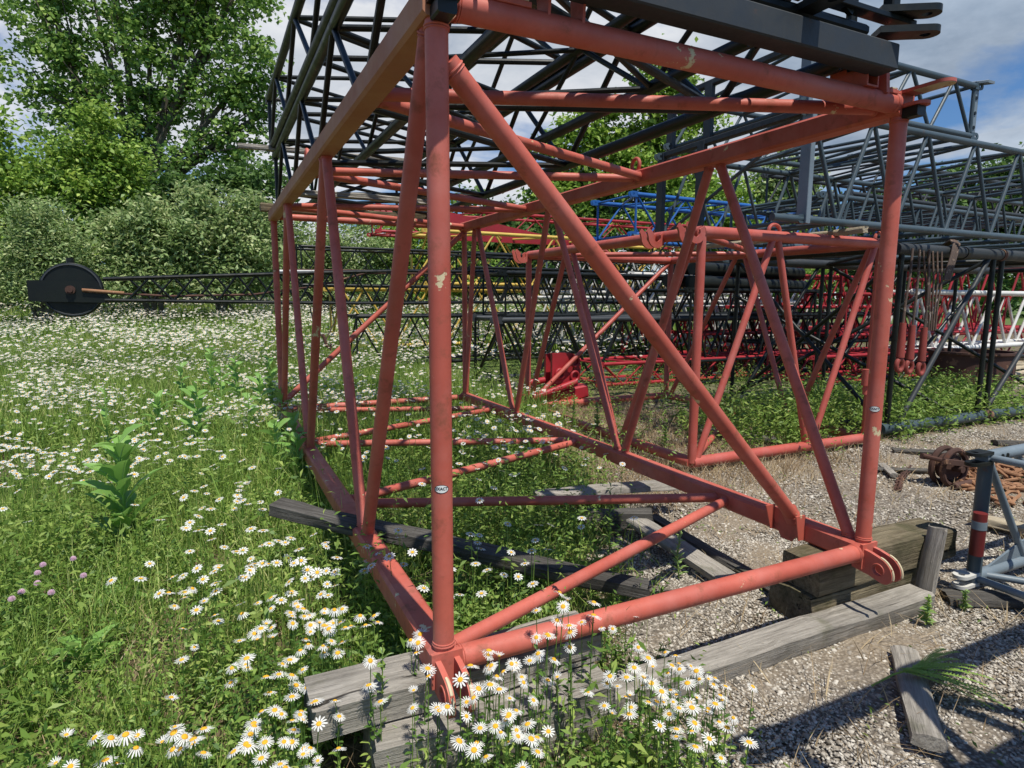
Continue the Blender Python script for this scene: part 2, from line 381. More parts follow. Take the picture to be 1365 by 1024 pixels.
# bracket at the diagonal's foot
b = MB()
b.plate((W-.056, .42, ZB+.01), (0, 1, 0), (0, 0, 1), [(-.10, -.02), (-.05, -.085), (.02, -.085), (.10, .05), (.10, .075), (-.10, .075)], .008)
b.plate((W-.075, .30, ZB+.03), (1, 0, 0), (0, 0, 1), [(-.02, -.07), (.022, -.07), (.022, .07), (-.05, .07)], .008)
b.plate((W-.075, .50, ZB+.03), (1, 0, 0), (0, 0, 1), [(-.005, -.07), (.022, -.07), (.022, .07), (-.05, .07)], .008)
b.tube((W-.10, .37, ZB+.12), (W-.062, .36, ZB+.05), .042, 20)
b.build('bracket', RED, main)
# bottom clevis lugs: upright forked plates with a pin hole
def bottom_lug(x, nm='clevis_lug'):
    b = MB()
    for dx in (-.034, .034):
        b.plate((x+dx, -.03, ZB-.02), (0, -1, 0), (0, 0, 1), [(p, q-.25*max(p, 0)) for p, q in rounded(-.05, .155, .058, 14)], .020, (.085, -.025, .026))
        b.path([(x+dx+(.011 if dx > 0 else -.011), -.03-(.085+.030*math.cos(t)), ZB-.02-.025+.030*math.sin(t)) for t in np.linspace(0, 2*math.pi, 20, endpoint=False)], .0035, 6, closed=True)
    b.plate((x, -.032, ZB+.005), (1, 0, 0), (0, 0, 1), [(-.056, -.075), (.056, -.075), (.056, .05), (-.056, .05)], .014)
    o = b.build(nm, RED, main)
    e = MB()
    for dx in (-.034, .034): e.path([(x+dx, -.03-(.097+.059*math.cos(t)), ZB-.02+.059*math.sin(t)-.25*(.097+.059*math.cos(t))) for t in np.linspace(-.2, 1.7, 12)], .0065, 6)
    e.build('peeled_edge', CHIP, o)
for x in (0, W): bottom_lug(x)
for x in (0, W):
    b = MB()
    for dz, e in ((.046, .20), (-.016, .10)):
        b.plate((x, -.03, ZB+H+dz), (0, -1, 0), (1, 0, 0), rounded(-.04, e, .042, 12), .014, (e-.06, 0, .018))
    o = b.build('corner_lug', RED if x else BLACK, main)
    MB().beam((x, -.03, ZB+H-.045), (x, -.10, ZB+H-.045), .06, .045, (1, 0, 0)).build('stop_block', BLACKG, o)
    MB().plate((x, -.11, ZB+H+.0375), (0, -1, 0), (1, 0, 0), rounded(-.03, .118, .040, 12), .002).build('peeled_face', CHIP, o)
# seats and stubs welded on the top near tube
yt = 0; zt0 = ZB+H+.04
b = MB()
for x in (.37, .50):
    b.plate((x, 0, zt0), (0, 1, 0), (0, 0, 1), [(-.035, -.02), (.035, -.02), (.05, .13), (-.05, .13)], .010)
b.build('gusset', RED, main)
b = MB()
for dx in (-.034, .034): b.beam((1.96+dx, -.045, zt0+.045), (1.96+dx, .14, zt0+.045), .007, .09, (1, 0, 0))
for dz in (-.0035, .0935): b.beam((1.96, -.045, zt0+dz), (1.96, .14, zt0+dz), .0752, .007, (1, 0, 0))
b.build('square_stub', RED, main)
b = MB(); b.plate((2.06, .0, zt0), (0, 1, 0), (0, 0, 1), [(-.05, -.02), (.05, -.02), (.035, .17), (-.03, .19)], .022); b.build('stop_plate', RED, main)
for x, l in ((.22, .17), (2.12, .06)):
    b = MB(); b.beam((x-l/2, -.028, zt0-.002), (x+l/2, -.028, zt0-.002), .02, .018, (0, 1, 0)); o = b.build('wear_strip', RED, main)
    MB().beam((x-l/2+.01, -.030, zt0+.010), (x+l/2-.01, -.030, zt0+.010), .016, .006, (0, 1, 0)).build('peeled_top', CHIP, o)
# lifting eyes
for (x, y, z) in ((W-.01, 1.96, ZB+H+.10), (0, 2.78, ZB+H+.10)):
    MB().path([(x, y+.045*math.cos(t), z+.045*math.sin(t)) for t in np.linspace(0, 2*math.pi, 24, endpoint=False)], .014, 10, closed=True).build('lifting_eye', RED, main)
# weld beads at the posts
# stickers on the posts
def sticker(x, y, r, z, face_ang, a=.025, bb=.014):
    def wrap(s, h, rr): th = face_ang+s/rr; return (x+rr*math.cos(th), y+rr*math.sin(th), z+h)
    def oval(ka, rr):
        vs = [wrap(0, 0, rr)]; fs = []; nr, ns = 4, 36
        for i in range(1, nr+1):
            for j in range(ns):
                t = 2*math.pi*j/ns; vs.append(wrap(a*ka*i/nr*math.cos(t), bb*ka*i/nr*math.sin(t), rr))
        for j in range(ns): fs.append((0, 1+j, 1+(j+1) % ns))
        for i in range(nr-1):
            for j in range(ns): p = 1+i*ns; fs.append((p+j, p+ns+j, p+ns+(j+1) % ns, p+(j+1) % ns))
        return vs, fs
    m = MB(); m.add(*oval(1.0, r+.0010), 1); m.add(*oval(.90, r+.0016), 0)
    o = m.build('sticker', [DECALW, DECALB], main)
    cu = bpy.data.curves.new('txt', 'FONT'); cu.body = 'EXACT'; cu.size = .0135; cu.align_x = 'CENTER'; cu.align_y = 'CENTER'; cu.offset = .0004
    to = bpy.data.objects.new('txt', cu); C.objects.link(to)
    bpy.context.view_layer.update()
    me = bpy.data.meshes.new_from_object(to.evaluated_get(bpy.context.evaluated_depsgraph_get()))
    bm = bmesh.new(); bm.from_mesh(me)
    for vtx in bm.verts: vtx.co = Vector(wrap(vtx.co.x, vtx.co.y+.001, r+.0022))
    me2 = bpy.data.meshes.new('lettering'); bm.to_mesh(me2); bm.free(); me2.materials.clear(); me2.materials.append(DECALB)
    bpy.data.objects.remove(to); lo = bpy.data.objects.new('lettering', me2); C.objects.link(lo); lo.parent = o
def cam_ang(x, y):
    # direction of the viewpoint side of a post, in the section's own frame
    c = Vector((0, 0, 0))-uv(x, y); return math.atan2(c.dot(Dv), c.dot(Wv))
sticker(0, 0, .036, A(591, 648, uv(0, 0).y).z, cam_ang(0, 0)-.02)
sticker(W, 0, .036, A(1168, 544, uv(W, 0).y).z, cam_ang(W, 0)+.05)

# ---------------------------------------------------------------- generic lattice section
def zig(n, l, off): # nodes along the length
    return [l*i/n for i in range(n+1)]
def section(name, label, origin, rz, w, l, h, rc, rl, nb, m, cat='crane section', group=None, detail=False, taper=1., posts=True, seg=8, lm=None, ends=True, zl=0):
    root = empty(name, origin, rz, label=label, cat=cat, group=group); lm = lm or m
    def P(x, y, z):
        k = taper+(1-taper)*min(1, y/(l*.9)) if taper != 1 else 1
        return Vector((w/2+(x-.5)*w*k, y, h/2+(z-.5)*h*k))
    for x in (0, 1):
        for z in (0, 1): MB().tube(P(x, 0, z), P(x, l, z), rc, seg+4, ).build('chord', m, root)
    faces = [lambda s, y: P(0, y, s), lambda s, y: P(1, y, s), lambda s, y: P(s, y, 0), lambda s, y: P(s, y, 1)]
    for fi, f in enumerate(faces):
        mb = MB()
        for i in range(nb):
            y0, y1 = l*i/nb+.01, l*(i+1)/nb-.01
            s0 = (i+fi) % 2; a, b_ = f(s0, y0), f(1-s0, y1)
            if detail: MB().tube(a, b_, rl, seg).build('brace', lm, root)
            else: mb.tube(a, b_, rl, seg)
        if not detail: mb.build('lacing', lm, root)
    if ends:
        for y in (0, l):
            e = MB()
            for q in ((P(0, y, 0), P(1, y, 0)), (P(0, y, 1), P(1, y, 1)), (P(0, y, 0), P(0, y, 1)), (P(1, y, 0), P(1, y, 1))): e.tube(q[0], q[1], rl*1.1, seg)
            if detail or h > .9: e.tube(P(0, y, 0), P(1, y, 1), rl, seg)
            e.build('end_frame', lm, root)
        for x in (0, 1):
            for z in (0, 1):
                for y, s in ((0, -1), (l, 1)):
                    p = P(x, y, z); lg = MB()
                    for dx in (-.02, .02): lg.plate(p+Vector((dx*rc/.03, 0, 0)), (0, s, 0), (0, 0, 1), rounded(-.02, .11*rc/.03, rc*1.15, 6), .010*rc/.03, (.06*rc/.03, 0, rc*.5))
                    lg.build('clevis_lug', m, root)
    return root, P
YW = YAW-R(90)   # a section whose length runs along the yard's other axis (local Y = Wv, local X = -Dv)
def row(name, label, u0, v, z0, l, w, h, rc, rl, nb, m, **k):
    o = uv(u0, v, 0); j_ = math.sin(v*13.7+u0*5.1+z0*3)*(R(1.8) if v > 5 else 0); return section(name, label, Vector((o.x, o.y, z0)), YW+j_, w, l, h, rc, rl, nb, m, **k)

# black sections stacked on the red one
def ymain(n, lab, u, v, z, w, l, h, rc, rl, nb, m, rz=0, **k):
    return section(n, lab, uv(u, v, z), YAW+rz, w, l, h, rc, rl, nb, m, **k)
s1, P1 = ymain('crane_section', 'black lattice boom section lying directly on the big red section', .14, .02, 2.685, 1.74, 6.35, .68, .038, .021, 8, BLACK, detail=True, seg=10)
s2, P2 = ymain('crane_section', 'upper black lattice boom section stacked over another black one', .14, .02, 3.44, 1.74, 6.35, .58, .038, .021, 8, BLACKG, detail=True, seg=10, rz=R(.4))
ymain('crane_section', 'narrower black lattice section nested inside the lowest black one', .52, .25, 2.80, 1.05, 5.9, .45, .034, .016, 8, BLACK, detail=True, seg=10)
# heavy cross beam and lug plates at the near end of the lower black section
b = MB(); b.beam((.02, -.10, -.02), (1.85, -.10, -.02), .10, .105, (0, 1, 0), ch=.06); b.build('end_beam', CHAR, s1)
b = MB(); b.beam((.3, -.05, .072), (1.70, -.05, .072), .13, .05, (0, 1, 0), ch=.3); b.build('top_rail', BLACK, s1)
for x in (1.38, 1.93):
    b = MB()
    for z in (.075, .155):
        b.plate((x-.06, -.16, z), (0, -1, 0) if x < 1.5 else (.8, -.5, 0), (1, 0, 0) if x < 1.5 else (.5, .8, 0), rounded(-.12, .13, .045, 10), .026, (.075, 0, .02))
    b.build('clevis_lug', BLACKG, s1)
b = MB(); b.beam((.95, -.12, .13), (1.95, -.12, .13), .06, .022, (0, 1, 0)); b.beam((1.85, -.10, .15), (1.85, -.10, .62), .05, .05, (1, 0, 0)); b.build('upright', BLACK, s1)
b = MB(); b.plate((1.62, -.12, .34), (.45, 0, 1), (1, 0, -.45), rounded(-.24, .36, .055, 8), .02, (.05, 0, .02)); b.build('link_plate', BLACK, s1)
# timbers between
def timber(name, a, b_, w, h, m, label, group=None, seed=0, cat='timber', ez=0., bev=.009, rough=.0055):
    """board or beam from a to b (centre line), width w, height h; grain along local X"""
    a = Vector(a); b_ = Vector(b_); d = b_-a; l = d.length; x = d.normalized()
    y = Vector((0, 0, 1)).cross(x).normalized(); z = x.cross(y)
    if ez: q = Matrix.Rotation(ez, 3, x); y = q@y; z = q@z
    rr = random.Random(seed+int(l*1000)); n = max(3, int(l/.12))
    prof = [(-w/2+bev, -h/2), (0, -h/2), (w/2-bev, -h/2), (w/2, -h/2+bev), (w/2, 0), (w/2, h/2-bev), (w/2-bev, h/2), (0, h/2), (-w/2+bev, h/2), (-w/2, h/2-bev), (-w/2, 0), (-w/2, -h/2+bev)]
    vs = []; fs = []; K = len(prof)
    wob = [(rr.uniform(-1, 1), rr.uniform(-1, 1)) for _ in prof]
    for i in range(n+1):
        for k, (p, q) in enumerate(prof):
            vs.append((l*i/n-l/2+(rr.uniform(-.012, .012) if i in (0, n) else 0), p+rr.uniform(-1, 1)*rough*.6+wob[k][0]*rough, q+rr.uniform(-1, 1)*rough*.4+wob[k][1]*rough*.6+math.sin(i*.7+seed)*rough*.9-(rr.random()*.016 if (q > 0 and abs(p) > w*.42 and rr.random() < .22) else 0)))
    for i in range(n):
        for k in range(K): j = (k+1) % K; fs.append((i*K+k, (i+1)*K+k, (i+1)*K+j, i*K+j))
    fs += [tuple(range(K)), tuple(range(n*K, n*K+K))[::-1]]
    mb = MB(); mb.add(vs, [f[::-1] for f in fs]); o = mb.build(name, m, None, True, 40)
    M = Matrix((x, y, z)).transposed().to_4x4(); M.translation = (a+b_)/2; o.matrix_world = M
    tag(o, label, cat, group); return o
timber('timber', uv(-.12, 5.55, 2.645-.01), uv(1.9, 5.62, 2.645-.01), .12, .085, WOODB, 'grey timber spacer between red rail and black stack, far end', seed=3)
timber('timber', uv(-.02, 4.3, 2.625), uv(1.5, 4.3, 2.625), .10, .055, WOOD, 'thin timber spacer under the black stack, inside the red frame', seed=4)
timber('timber', uv(-.28, 6.2, 3.405), uv(1.95, 6.1, 3.405), .09, .055, WOOD, 'weathered board sandwiched between the two black sections, far end', seed=5)
timber('plank', uv(-.10, 6.26, 3.45), uv(-.10, 6.26, 4.0), .05, .03, WOOD, 'short upright board lashed to the far end of the black stack', seed=6, cat='plank')

# ---------------------------------------------------------------- timbers on the ground
zt_ = ZB-.0535
timber('timber', uv(-.44, .10, zt_-.062), uv(.66, .10, zt_-.062), .20, .124, WOOD, 'weathered grey timber block directly under the near left corner', seed=1, rough=.006)
timber('timber', uv(-.26, .02, (zt_-.126)/2), uv(.62, -.02, (zt_-.126)/2), .27, zt_-.126, WOOD, 'wide pale timber under the grey block at the near left corner', seed=2, rough=.007)
timber('timber', uv(2.0, .17, zt_-.085), uv(3.16, .17, zt_-.085), .23, .165, WOODB, 'brown timber at the top of the stack under the right corner', seed=11)
timber('timber', uv(1.98, .20, .086), uv(3.02, .20, .086), .25, .165, WOODB, 'mossy brown timber at the bottom of the right corner stack', seed=12)
timber('timber', uv(.50, .0, .055), uv(2.72, -.02, .055), .14, .10, WOOD, 'long weathered grey beam lying on the gravel in front', seed=13)
a = G(1242, 705, .42); timber('plank', a+Vector((.05, .02, 0)), a+Vector((-.055, -.06, -.42)), .115, .03, WOOD, 'short grey board leaning against the right timber stack', seed=14, cat='plank', ez=.5)
a = G(368, 676, .52); c_ = G(862, 786, .16); timber('plank', a, c_, .13, .07, WOODD, 'dark old plank laid across the left bottom rail', seed=15, cat='plank')
a = G(1205, 868, .03); c_ = G(1238, 992, .06); timber('plank', a, c_, .11, .045, WOOD, 'grey plank lying toward the viewer at lower right under a feathery plant', seed=16, cat='plank')
a = G(715, 660, .22); c_ = G(905, 645, .22); timber('plank', a, c_, .16, .05, WOOD, 'light grey plank lying under the middle of the red frame', seed=17, cat='plank')
a = G(782, 690, .09); c_ = G(870, 692, .12); timber('plank', a, c_, .14, .12, WOODD, 'short dark block beside the light plank under the red frame', seed=18, cat='plank')
a = G(846, 694, .12); c_ = G(975, 775, .05); timber('plank', a, c_, .14, .05, WOOD, 'grey plank lying lengthwise on gravel behind the near red tube', seed=19, cat='plank')
a = G(870, 690, .04); c_ = G(1060, 800, .03); timber('plank', a, c_, .10, .035, WOODD, 'narrow dark board on the gravel beside the grey plank', seed=20, cat='plank')
a = G(1040, 590, .06); c_ = G(930, 572, .06); timber('plank', a, c_, .12, .08, WOODD, 'dark board in weeds behind the right rail of the red frame', seed=21, cat='plank')
a = G(1300, 690, .05); c_ = G(1400, 712, .09); timber('plank', a, c_, .16, .05, WOODL, 'pale split board lying behind the small grey frame', seed=22, cat='plank')
a = G(1260, 795, .03); c_ = G(1400, 800, .05); timber('plank', a, c_, .13, .05, WOODD, 'dark board lying under the small grey frame at right', seed=23, cat='plank')
a = G(1190, 600, .03); c_ = G(1290, 607, .03); timber('plank', a, c_, .10, .04, WOODD, 'thin dark board on gravel before the green weeds', seed=24, cat='plank')
a = G(1240, 628, .03); c_ = G(1160, 626, .03); timber('plank', a, c_, .07, .04, WOODD, 'charred looking stick on gravel left of the rusty pulley', seed=25, cat='plank')
a = G(1175, 620, .04); c_ = G(1192, 634, .04); timber('plank', a, c_, .06, .04, WOOD, 'small grey wood scrap on the gravel near the weeds', seed=26, cat='plank')
a = G(1325, 590, .04); c_ = G(1400, 592, .04); timber('plank', a, c_, .12, .05, WOODD, 'dark plank on gravel at the right picture edge behind the grey frame', seed=27, cat='plank')

# ---------------------------------------------------------------- second red section with hooks
u2, v2, w2, l2, h2, z2 = 3.42, 2.55, 2.55, 3.45, 2.17, .10
r2 = empty('crane_section', uv(u2, v2, 0), YAW, label='smaller red crane section with open hooks on its top corners, behind the big one', cat='crane section')
for (x, z) in ((0, z2), (w2, z2), (0, z2+h2), (w2, z2+h2)): MB().tube((x, 0, z), (x, l2, z), .055, 18).build('chord', RED2, r2)
for z in (z2, z2+h2):
    for y in (0, l2): MB().tube((0, y, z), (w2, y, z), .055, 18).build('cross_tube', RED2, r2)
for x in (0, w2):
    for y in (0, l2): MB().tube((x, y, z2), (x, y, z2+h2), .042, 16).build('post', RED2, r2)
for a_, b_ in (((.05, 0, z2), (w2*.36, 0, z2+h2)), ((w2*.38, 0, z2+h2), (w2*.62, 0, z2)), ((w2*.65, 0, z2), (w2-.08, 0, z2+h2)),
               ((0, .08, z2+h2), (0, l2*.33, z2)), ((0, l2*.36, z2), (0, l2*.66, z2+h2)), ((0, l2*.7, z2+h2), (0, l2-.05, z2)),
               ((w2, l2-.1, z2), (w2, l2*.6, z2+h2)), ((w2, l2*.56, z2+h2), (w2, l2*.3, z2)), ((w2, l2*.28, z2), (w2, .1, z2+h2)),
               ((w2-.05, l2, z2+h2-.05), (.05, l2, z2+.05)), ((0, .1, z2+h2), (w2, l2*.5, z2+h2)), ((w2, l2*.5, z2+h2), (0, l2-.05, z2+h2)),
               ((.05, .05, z2), (w2-.05, l2*.55, z2))):
    MB().tube(a_, b_, .034, 14).build('brace', RED2, r2)
def hook_poly(n=9):
    return
def hook(mb, o, ax):
    # open hook: outer arc with a slot cut from above, as quads around the slot
    o = Vector(o); ax = Vector(ax).normalized(); up = Vector((0, 0, 1)); nn = ax.cross(up)
    R1, R2 = .105, .045; n = 14; ts = np.linspace(R(140), R(392), n)
    for s in (-.055, .055):
        vs = []
        for t in ts:
            for rr in (R1 if R(165) < t else R1*1.25, R2):
                for th in (-.011, .011): vs.append(o+ax*rr*math.cos(t)+up*rr*math.sin(t)+nn*(s+th))
        fs = []
        for i in range(n-1):
            a, b_ = i*4, i*4+4
            fs += [(a, b_, b_+1, a+1), (a+2, a+3, b_+3, b_+2), (a, a+2, b_+2, b_), (a+1, b_+1, b_+3, a+3)]
        fs += [(0, 1, 3, 2), (4*n-4, 4*n-2, 4*n-1, 4*n-3)]
        mb.add(vs, fs)
for (x, y, ax) in ((-.12, 0, (1, 0, 0)), (-.12, l2, (1, 0, 0)), (-.12, .55, (1, 0, 0))):
    mb = MB(); hook(mb, (x, y, z2+h2-.01), ax); mb.build('hook', RED2, r2)
for (x, y) in ((w2*.36, .0), (w2-.03, .0), (w2*.5, l2)):
    MB().path([(x+.075*math.cos(t), y, z2+h2+.055+.06*math.sin(t)) for t in np.linspace(-.2, math.pi+.2, 14)], .018, 8).build('lifting_eye', RED2, r2)
b = MB(); b.tube((w2-.14, -.06, z2+.62), (w2-.14, -.06, z2+.80), .05, 16); b.tube((w2-.14, -.06, z2+.52), (w2-.14, -.06, z2+.62), .03, 12); b.beam((w2-.15, -.03, z2+.58), (w2+.05, -.03, z2+.58), .02, .02); b.build('clamp', RED2, r2)
MB().tube((w2*.72, 1.1, z2+h2-.06), (w2*.75, 1.1, z2+h2-.48), .012, 8).build('hanging_rod', RUST, r2)

# ---------------------------------------------------------------- charcoal section on legs, right
r3 = empty('crane_section', uv(6.5, 2.72, 0), YW, label='tall section with fat dark grey top tube on thin black legs at right', cat='crane section')
# local: Y = along the yard's width axis, X = toward the viewer
w3, l3, h3, z3 = 2.5, 7.0, 2.13, .12
for (x, z, m_) in ((0, z3, GREY), (-w3, z3, CHAR), (0, z3+h3, CHAR), (-w3, z3+h3, CHAR)): MB().tube((x, 0, z), (x, l3, z), .068, 18).build('chord', m_, r3)
for z in (z3, z3+h3):
    for y in (0, 2.1, 4.2, l3): MB().tube((0, y, z), (-w3, y, z), .045, 14).build('cross_tube', BLACK, r3)
for x in (0, -w3):
    ys = [.12, 2.02, 2.22, 4.2, 5.8]
    for y in ys: MB().tube((x, y, z3), (x, y, z3+h3), .031, 12).build('leg', BLACK, r3)
    for (y0, y1) in ((.3, 1.95), (2.15, 4.15), (4.2, 6.8)):
        MB().tube((x, y0, z3), (x, y1, z3+h3), .030, 12).build('brace', CHAR if x == 0 else BLACK, r3)
for (a_, b_) in (((-w3, 0, z3), (0, 2.1, z3+h3)), ((0, .1, z3+h3*.95), (-w3, .1, z3)), ((0, 1.7, z3), (-w3, .1, z3+h3*.75)), ((-w3, 2.1, z3+h3), (0, 4.2, z3)), ((0, .1, z3), (-w3, .1, z3+h3)), ((0, 0, z3+h3), (-w3, 2.1, z3+h3)), ((-w3, 2.1, z3+h3), (0, 4.2, z3+h3))):
    MB().tube(a_, b_, .027, 12).build('brace', BLACKG, r3)
for y in (1.35, 2.17): MB().tube((0, y-.03, z3+h3), (0, y+.03, z3+h3), .078, 18).build('collar', BLACK if y < 2 else RUST, r3)
MB().tube((0, 2.15, z3), (0, 2.3, z3), .075, 18).build('collar', RUST, r3)

# ---------------------------------------------------------------- grey lattice sections on top of those
r4, P4 = row('crane_section', 'slate grey lattice section resting across the red and charcoal sections', 4.58, 4.55, 2.43, 9.0, 2.15, 1.0, .037, .021, 20, GREY, detail=False, seg=10)
r5, P5 = row('crane_section', 'shorter slate grey lattice section stacked on the long grey one', 4.75, 4.60, 3.58, 2.75, 2.0, .56, .036, .020, 7, GREY, seg=10)
for (root, ww, hh, ll) in ((r4, 2.15, 1.0, 0), (r5, 2.0, .56, 0)):
    for x in (0, ww*.33, ww):
        b = MB(); b.beam((x, -.03, -.04), (x, -.03, hh+.04), .12, .06, (1, 0, 0), ch=.08); b.build('end_column', GREYL if x == ww else CHAR, root)
    b = MB(); b.beam((0, -.03, hh+.02), (ww, -.03, hh+.02), .05, .06, (0, 1, 0)); b.build('end_rail', CHAR, root)
b = MB(); b.plate((2.0, 2.79, .28), (0, 1, 0), (0, 0, 1), [(-.045, -.30), (.045, -.30), (.045, .32), (-.045, .32)], .02)
b.beam((1.9, 2.74, .60), (2.1, 2.90, .60), .13, .03, (0, 1, 0)); b.build('end_plate', GREYL, r5)
for zz in (.1, .26, .43): MB().tube((2.005, 2.79, zz), (2.02, 2.79, zz), .02, 14).build('bolt_hole', BLACK, r5)
for (x, zl_) in ((2.15, 2.43), (0, 2.43)):
    MB().tube((x, -.45, 0), (x, .2, 0), .036, 12).build('chord_end', GREY, r4)
timber('timber', uv(5.2, 2.2, 2.345), uv(5.2, 4.7, 2.345), .09, .06, WOODL, 'pale round wedge stick under the long grey lattice section', seed=33)
# strap over the charcoal tube, wire ropes and red sockets hanging from it
bs = uv(7.62, 2.72, 0)
def rope_pts(u, sag, n=16): pass
sl = MB()
for k in range(4):
    du = 7.30+k*.034
    pts = [uv(du+.34, 2.95, 2.28), uv(du+.31, 2.82, 2.36), uv(du+.25, 2.72, 2.39), uv(du+.18, 2.64, 2.34), uv(du+.10, 2.61, 2.22), uv(du+.03, 2.60, 2.06), uv(du-.02, 2.60, 1.9)]
    sl.path(pts, .015, 8)
for k in range(5): sl.path([uv(6.92+.09*k, 2.66, 2.24), uv(6.95+.08*k, 2.62, 1.9), uv(7.0+.05*k, 2.6, 1.5+.03*k), uv(7.02+.045*k, 2.6, 1.3)], .012, 6)
tag(sl.build('rope_sling', ROPE), 'brown rope sling looped over the charcoal tube at right', 'rope sling')
for k in range(3):
    sp_ = A([1204, 1217, 1233][k], 430, 7.15+.1*k); t = empty('rope_socket', (sp_.x, sp_.y, 0), YAW, label=['leftmost of three red wire rope sockets hanging by the black legs', 'middle one of three red wire rope sockets hanging by the black legs', 'rightmost of three red wire rope sockets, its round eye showing'][k], cat='rope socket', group='wire rope sockets')
    zz = 1.10-.03*k
    MB().path([(0, 0, zz+.3), (.01, 0, zz+.55), (.05-.03*k, 0, zz+.85), (.1-.05*k, .03, 2.25)], .014, 8).build('wire_rope', ROPE, t)
    MB().tube((0, 0, zz+.30), (0, 0, zz-.10), .034, 14, .046).build('socket_body', DREDL, t)
    b = MB(); b.path([(.055*math.cos(q), 0, zz-.19+.07*math.sin(q)) for q in np.linspace(0, 2*math.pi, 20, endpoint=False)], .026, 10, closed=True); b.build('eye', DREDL, t)

# ---------------------------------------------------------------- rows of sections in the back
k1, _ = row('crane_section', 'black lattice section on the ground with fat grey top chord, behind the frame', 4.0, 9.4, .08, 9, 1.3, 1.2, .055, .026, 14, CHAR, lm=BLACK)
k2, _ = row('crane_section', 'lower black lattice section in the daisies, its end pointing left', 1.9, 11.4, .35, 7.5, 1.0, .95, .035, .018, 14, BLACK)
k6, _ = row('crane_section', 'black lattice section lying on the far ground right of the red hook block', 7.6, 8.3, .06, 4.6, 1.1, .42, .03, .016, 10, BLACK)
# mast with sheave at its tip
tip = A(92, 389, 11.0); tu, tv = toUV(tip.x, tip.y)
k3 = empty('boom_mast', Vector((tip.x, tip.y, 0)), YW, label='long slender black lattice mast reaching left over the daisy field with a big sheave', cat='boom')
def hs(y): return .17+.17*min(1, y/5.5)
zc_ = tip.z+.03
def PM(x, y, z): k = hs(y); return Vector(((x-.5)*2*k*1.0, y, zc_+.02*min(y, 7)+(z-.5)*2*k))
LM = 15.5; NM = 40
for x in (0, 1):
    for z in (0, 1):
        MB().path([PM(x, y, z) for y in np.linspace(.55, LM, 12)], .034, 8).build('chord', BLACK, k3)
for fi, f in enumerate((lambda s, y: PM(1, y, s), lambda s, y: PM(0, y, s), lambda s, y: PM(s, y, 0), lambda s, y: PM(s, y, 1))):
    mb = MB()
    for i in range(NM):
        y0, y1 = .9+(LM-.9)*i/NM, .9+(LM-.9)*(i+1)/NM
        mb.tube(f((i+fi) % 2, y0), f(1-(i+fi) % 2, y1), .022 if fi < 2 else .012, 6)
    mb.build('lacing', BLACK, k3)
sh = MB()
for s in (-1, 1):
    vs = []; n = 40
prof = [(.05, -.07), (.46, -.07), (.475, -.055), (.475, -.045), (.43, 0), (.475, .045), (.475, .055), (.46, .07), (.05, .07)]
vs = []; n = 44
for j in range(n):
    t = 2*math.pi*j/n
    for (r_, x_) in prof: vs.append((x_, .05+r_*math.cos(t), zc_+r_*math.sin(t)))
K = len(prof); fs = [(j*K+i, j*K+(i+1) % K, ((j+1) % n)*K+(i+1) % K, ((j+1) % n)*K+i) for j in range(n) for i in range(K)]
sh.add(vs, fs); so = sh.build('sheave', BLACK, k3)
for x_ in (.075,): MB().path([(x_, .05+.44*math.cos(t), zc_+.44*math.sin(t)) for t in np.linspace(0, 6.2832, 40, endpoint=False)], .018, 6, closed=True).build('rim', CHAR, so)
b = MB(); b.tube((-.2, .05, zc_), (.2, .05, zc_), .075, 18); b.tube((.2, .05, zc_), (.235, .05, zc_), .045, 14); b.build('pin', RUST, so)
for x in (-.14, .14):
    b = MB(); b.plate((x, 0, zc_-.03), (0, 1, 0), (0, 0, 1), [(-.56, -.14), (-.50, -.17), (.50, -.19), (.60, -.20), (.60, -.12), (.44, .19), (-.56, .19)], .02)
    b.build('side_plate', BLACK, k3)
MB().path([(.17, .25, zc_-.02), (.17, .8, zc_-.06), (.17, 1.6, zc_-.10), (.18, 3, zc_-.06), (.2, 4.2, zc_+.12), (.2, 5.2, zc_+.40), (.2, 8, zc_+.44)], .022, 8).build('wire_rope', RUST, k3)
MB().tube((.17, .22, zc_+.0), (.17, .85, zc_-.05), .03, 12).build('rope_socket', CHAIN, k3)
MB().path([(.2, 3.7, zc_+.43), (.2, 5, zc_+.45), (.2, 8, zc_+.47)], .02, 8).build('wire_rope', RUST, k3)
b = MB(); b.tube((.2, 3.5, zc_+.40), (.2, 4.3, zc_+.42), .03, 10); b.build('rope_end', WHT, k3)
b = MB(); b.tube((-.05, .05, zc_+.44), (-.05, .05, zc_+.56), .06, 12); b.build('cap', BLACK, k3)
for q in (0, .42):
    MB().path([(.2, 4.05+q, zc_-.3), (.2, 4.1+q, zc_-.62), (.2, 4.32, zc_-1.0)], .014, 6).build('wire_rope', ROPE, k3)
MB().path([(.2, 4.28, zc_-.85), (.2, 4.35, zc_-1.1), (.2, 4.42, zc_-1.18), (.2, 4.43, zc_-1.05)], .035, 8).build('hook', RUST, k3)
k7, _ = row('crane_section', 'thin black lattice section above the mast, ending left in front of the willow', 1.2, 13.6, 1.95, 12.5, .9, .85, .032, .015, 20, BLACK)
k8, _ = row('crane_section', 'black lattice section lying level on the mast among yellow ones', 4.6, 12.0, 2.35, 9, 1., .30, .030, .014, 18, BLACK)
y1, _ = row('crane_section', 'yellow lattice section standing low behind the black sections', 2.2, 15.2, .45, 11, 1.4, 1.45, .05, .028, 12, YEL)
y2, _ = row('crane_section', 'yellow lattice section stacked highest, its top chord level with the red rail', 4.4, 15.0, 2.05, 8.5, 1.4, 1.35, .05, .028, 9, YEL)
c1, _ = row('crane_section', 'crimson lattice boom above the yellow sections', 3.8, 17.0, 3.55, 11, 1.2, .7, .045, .022, 14, CRIM)
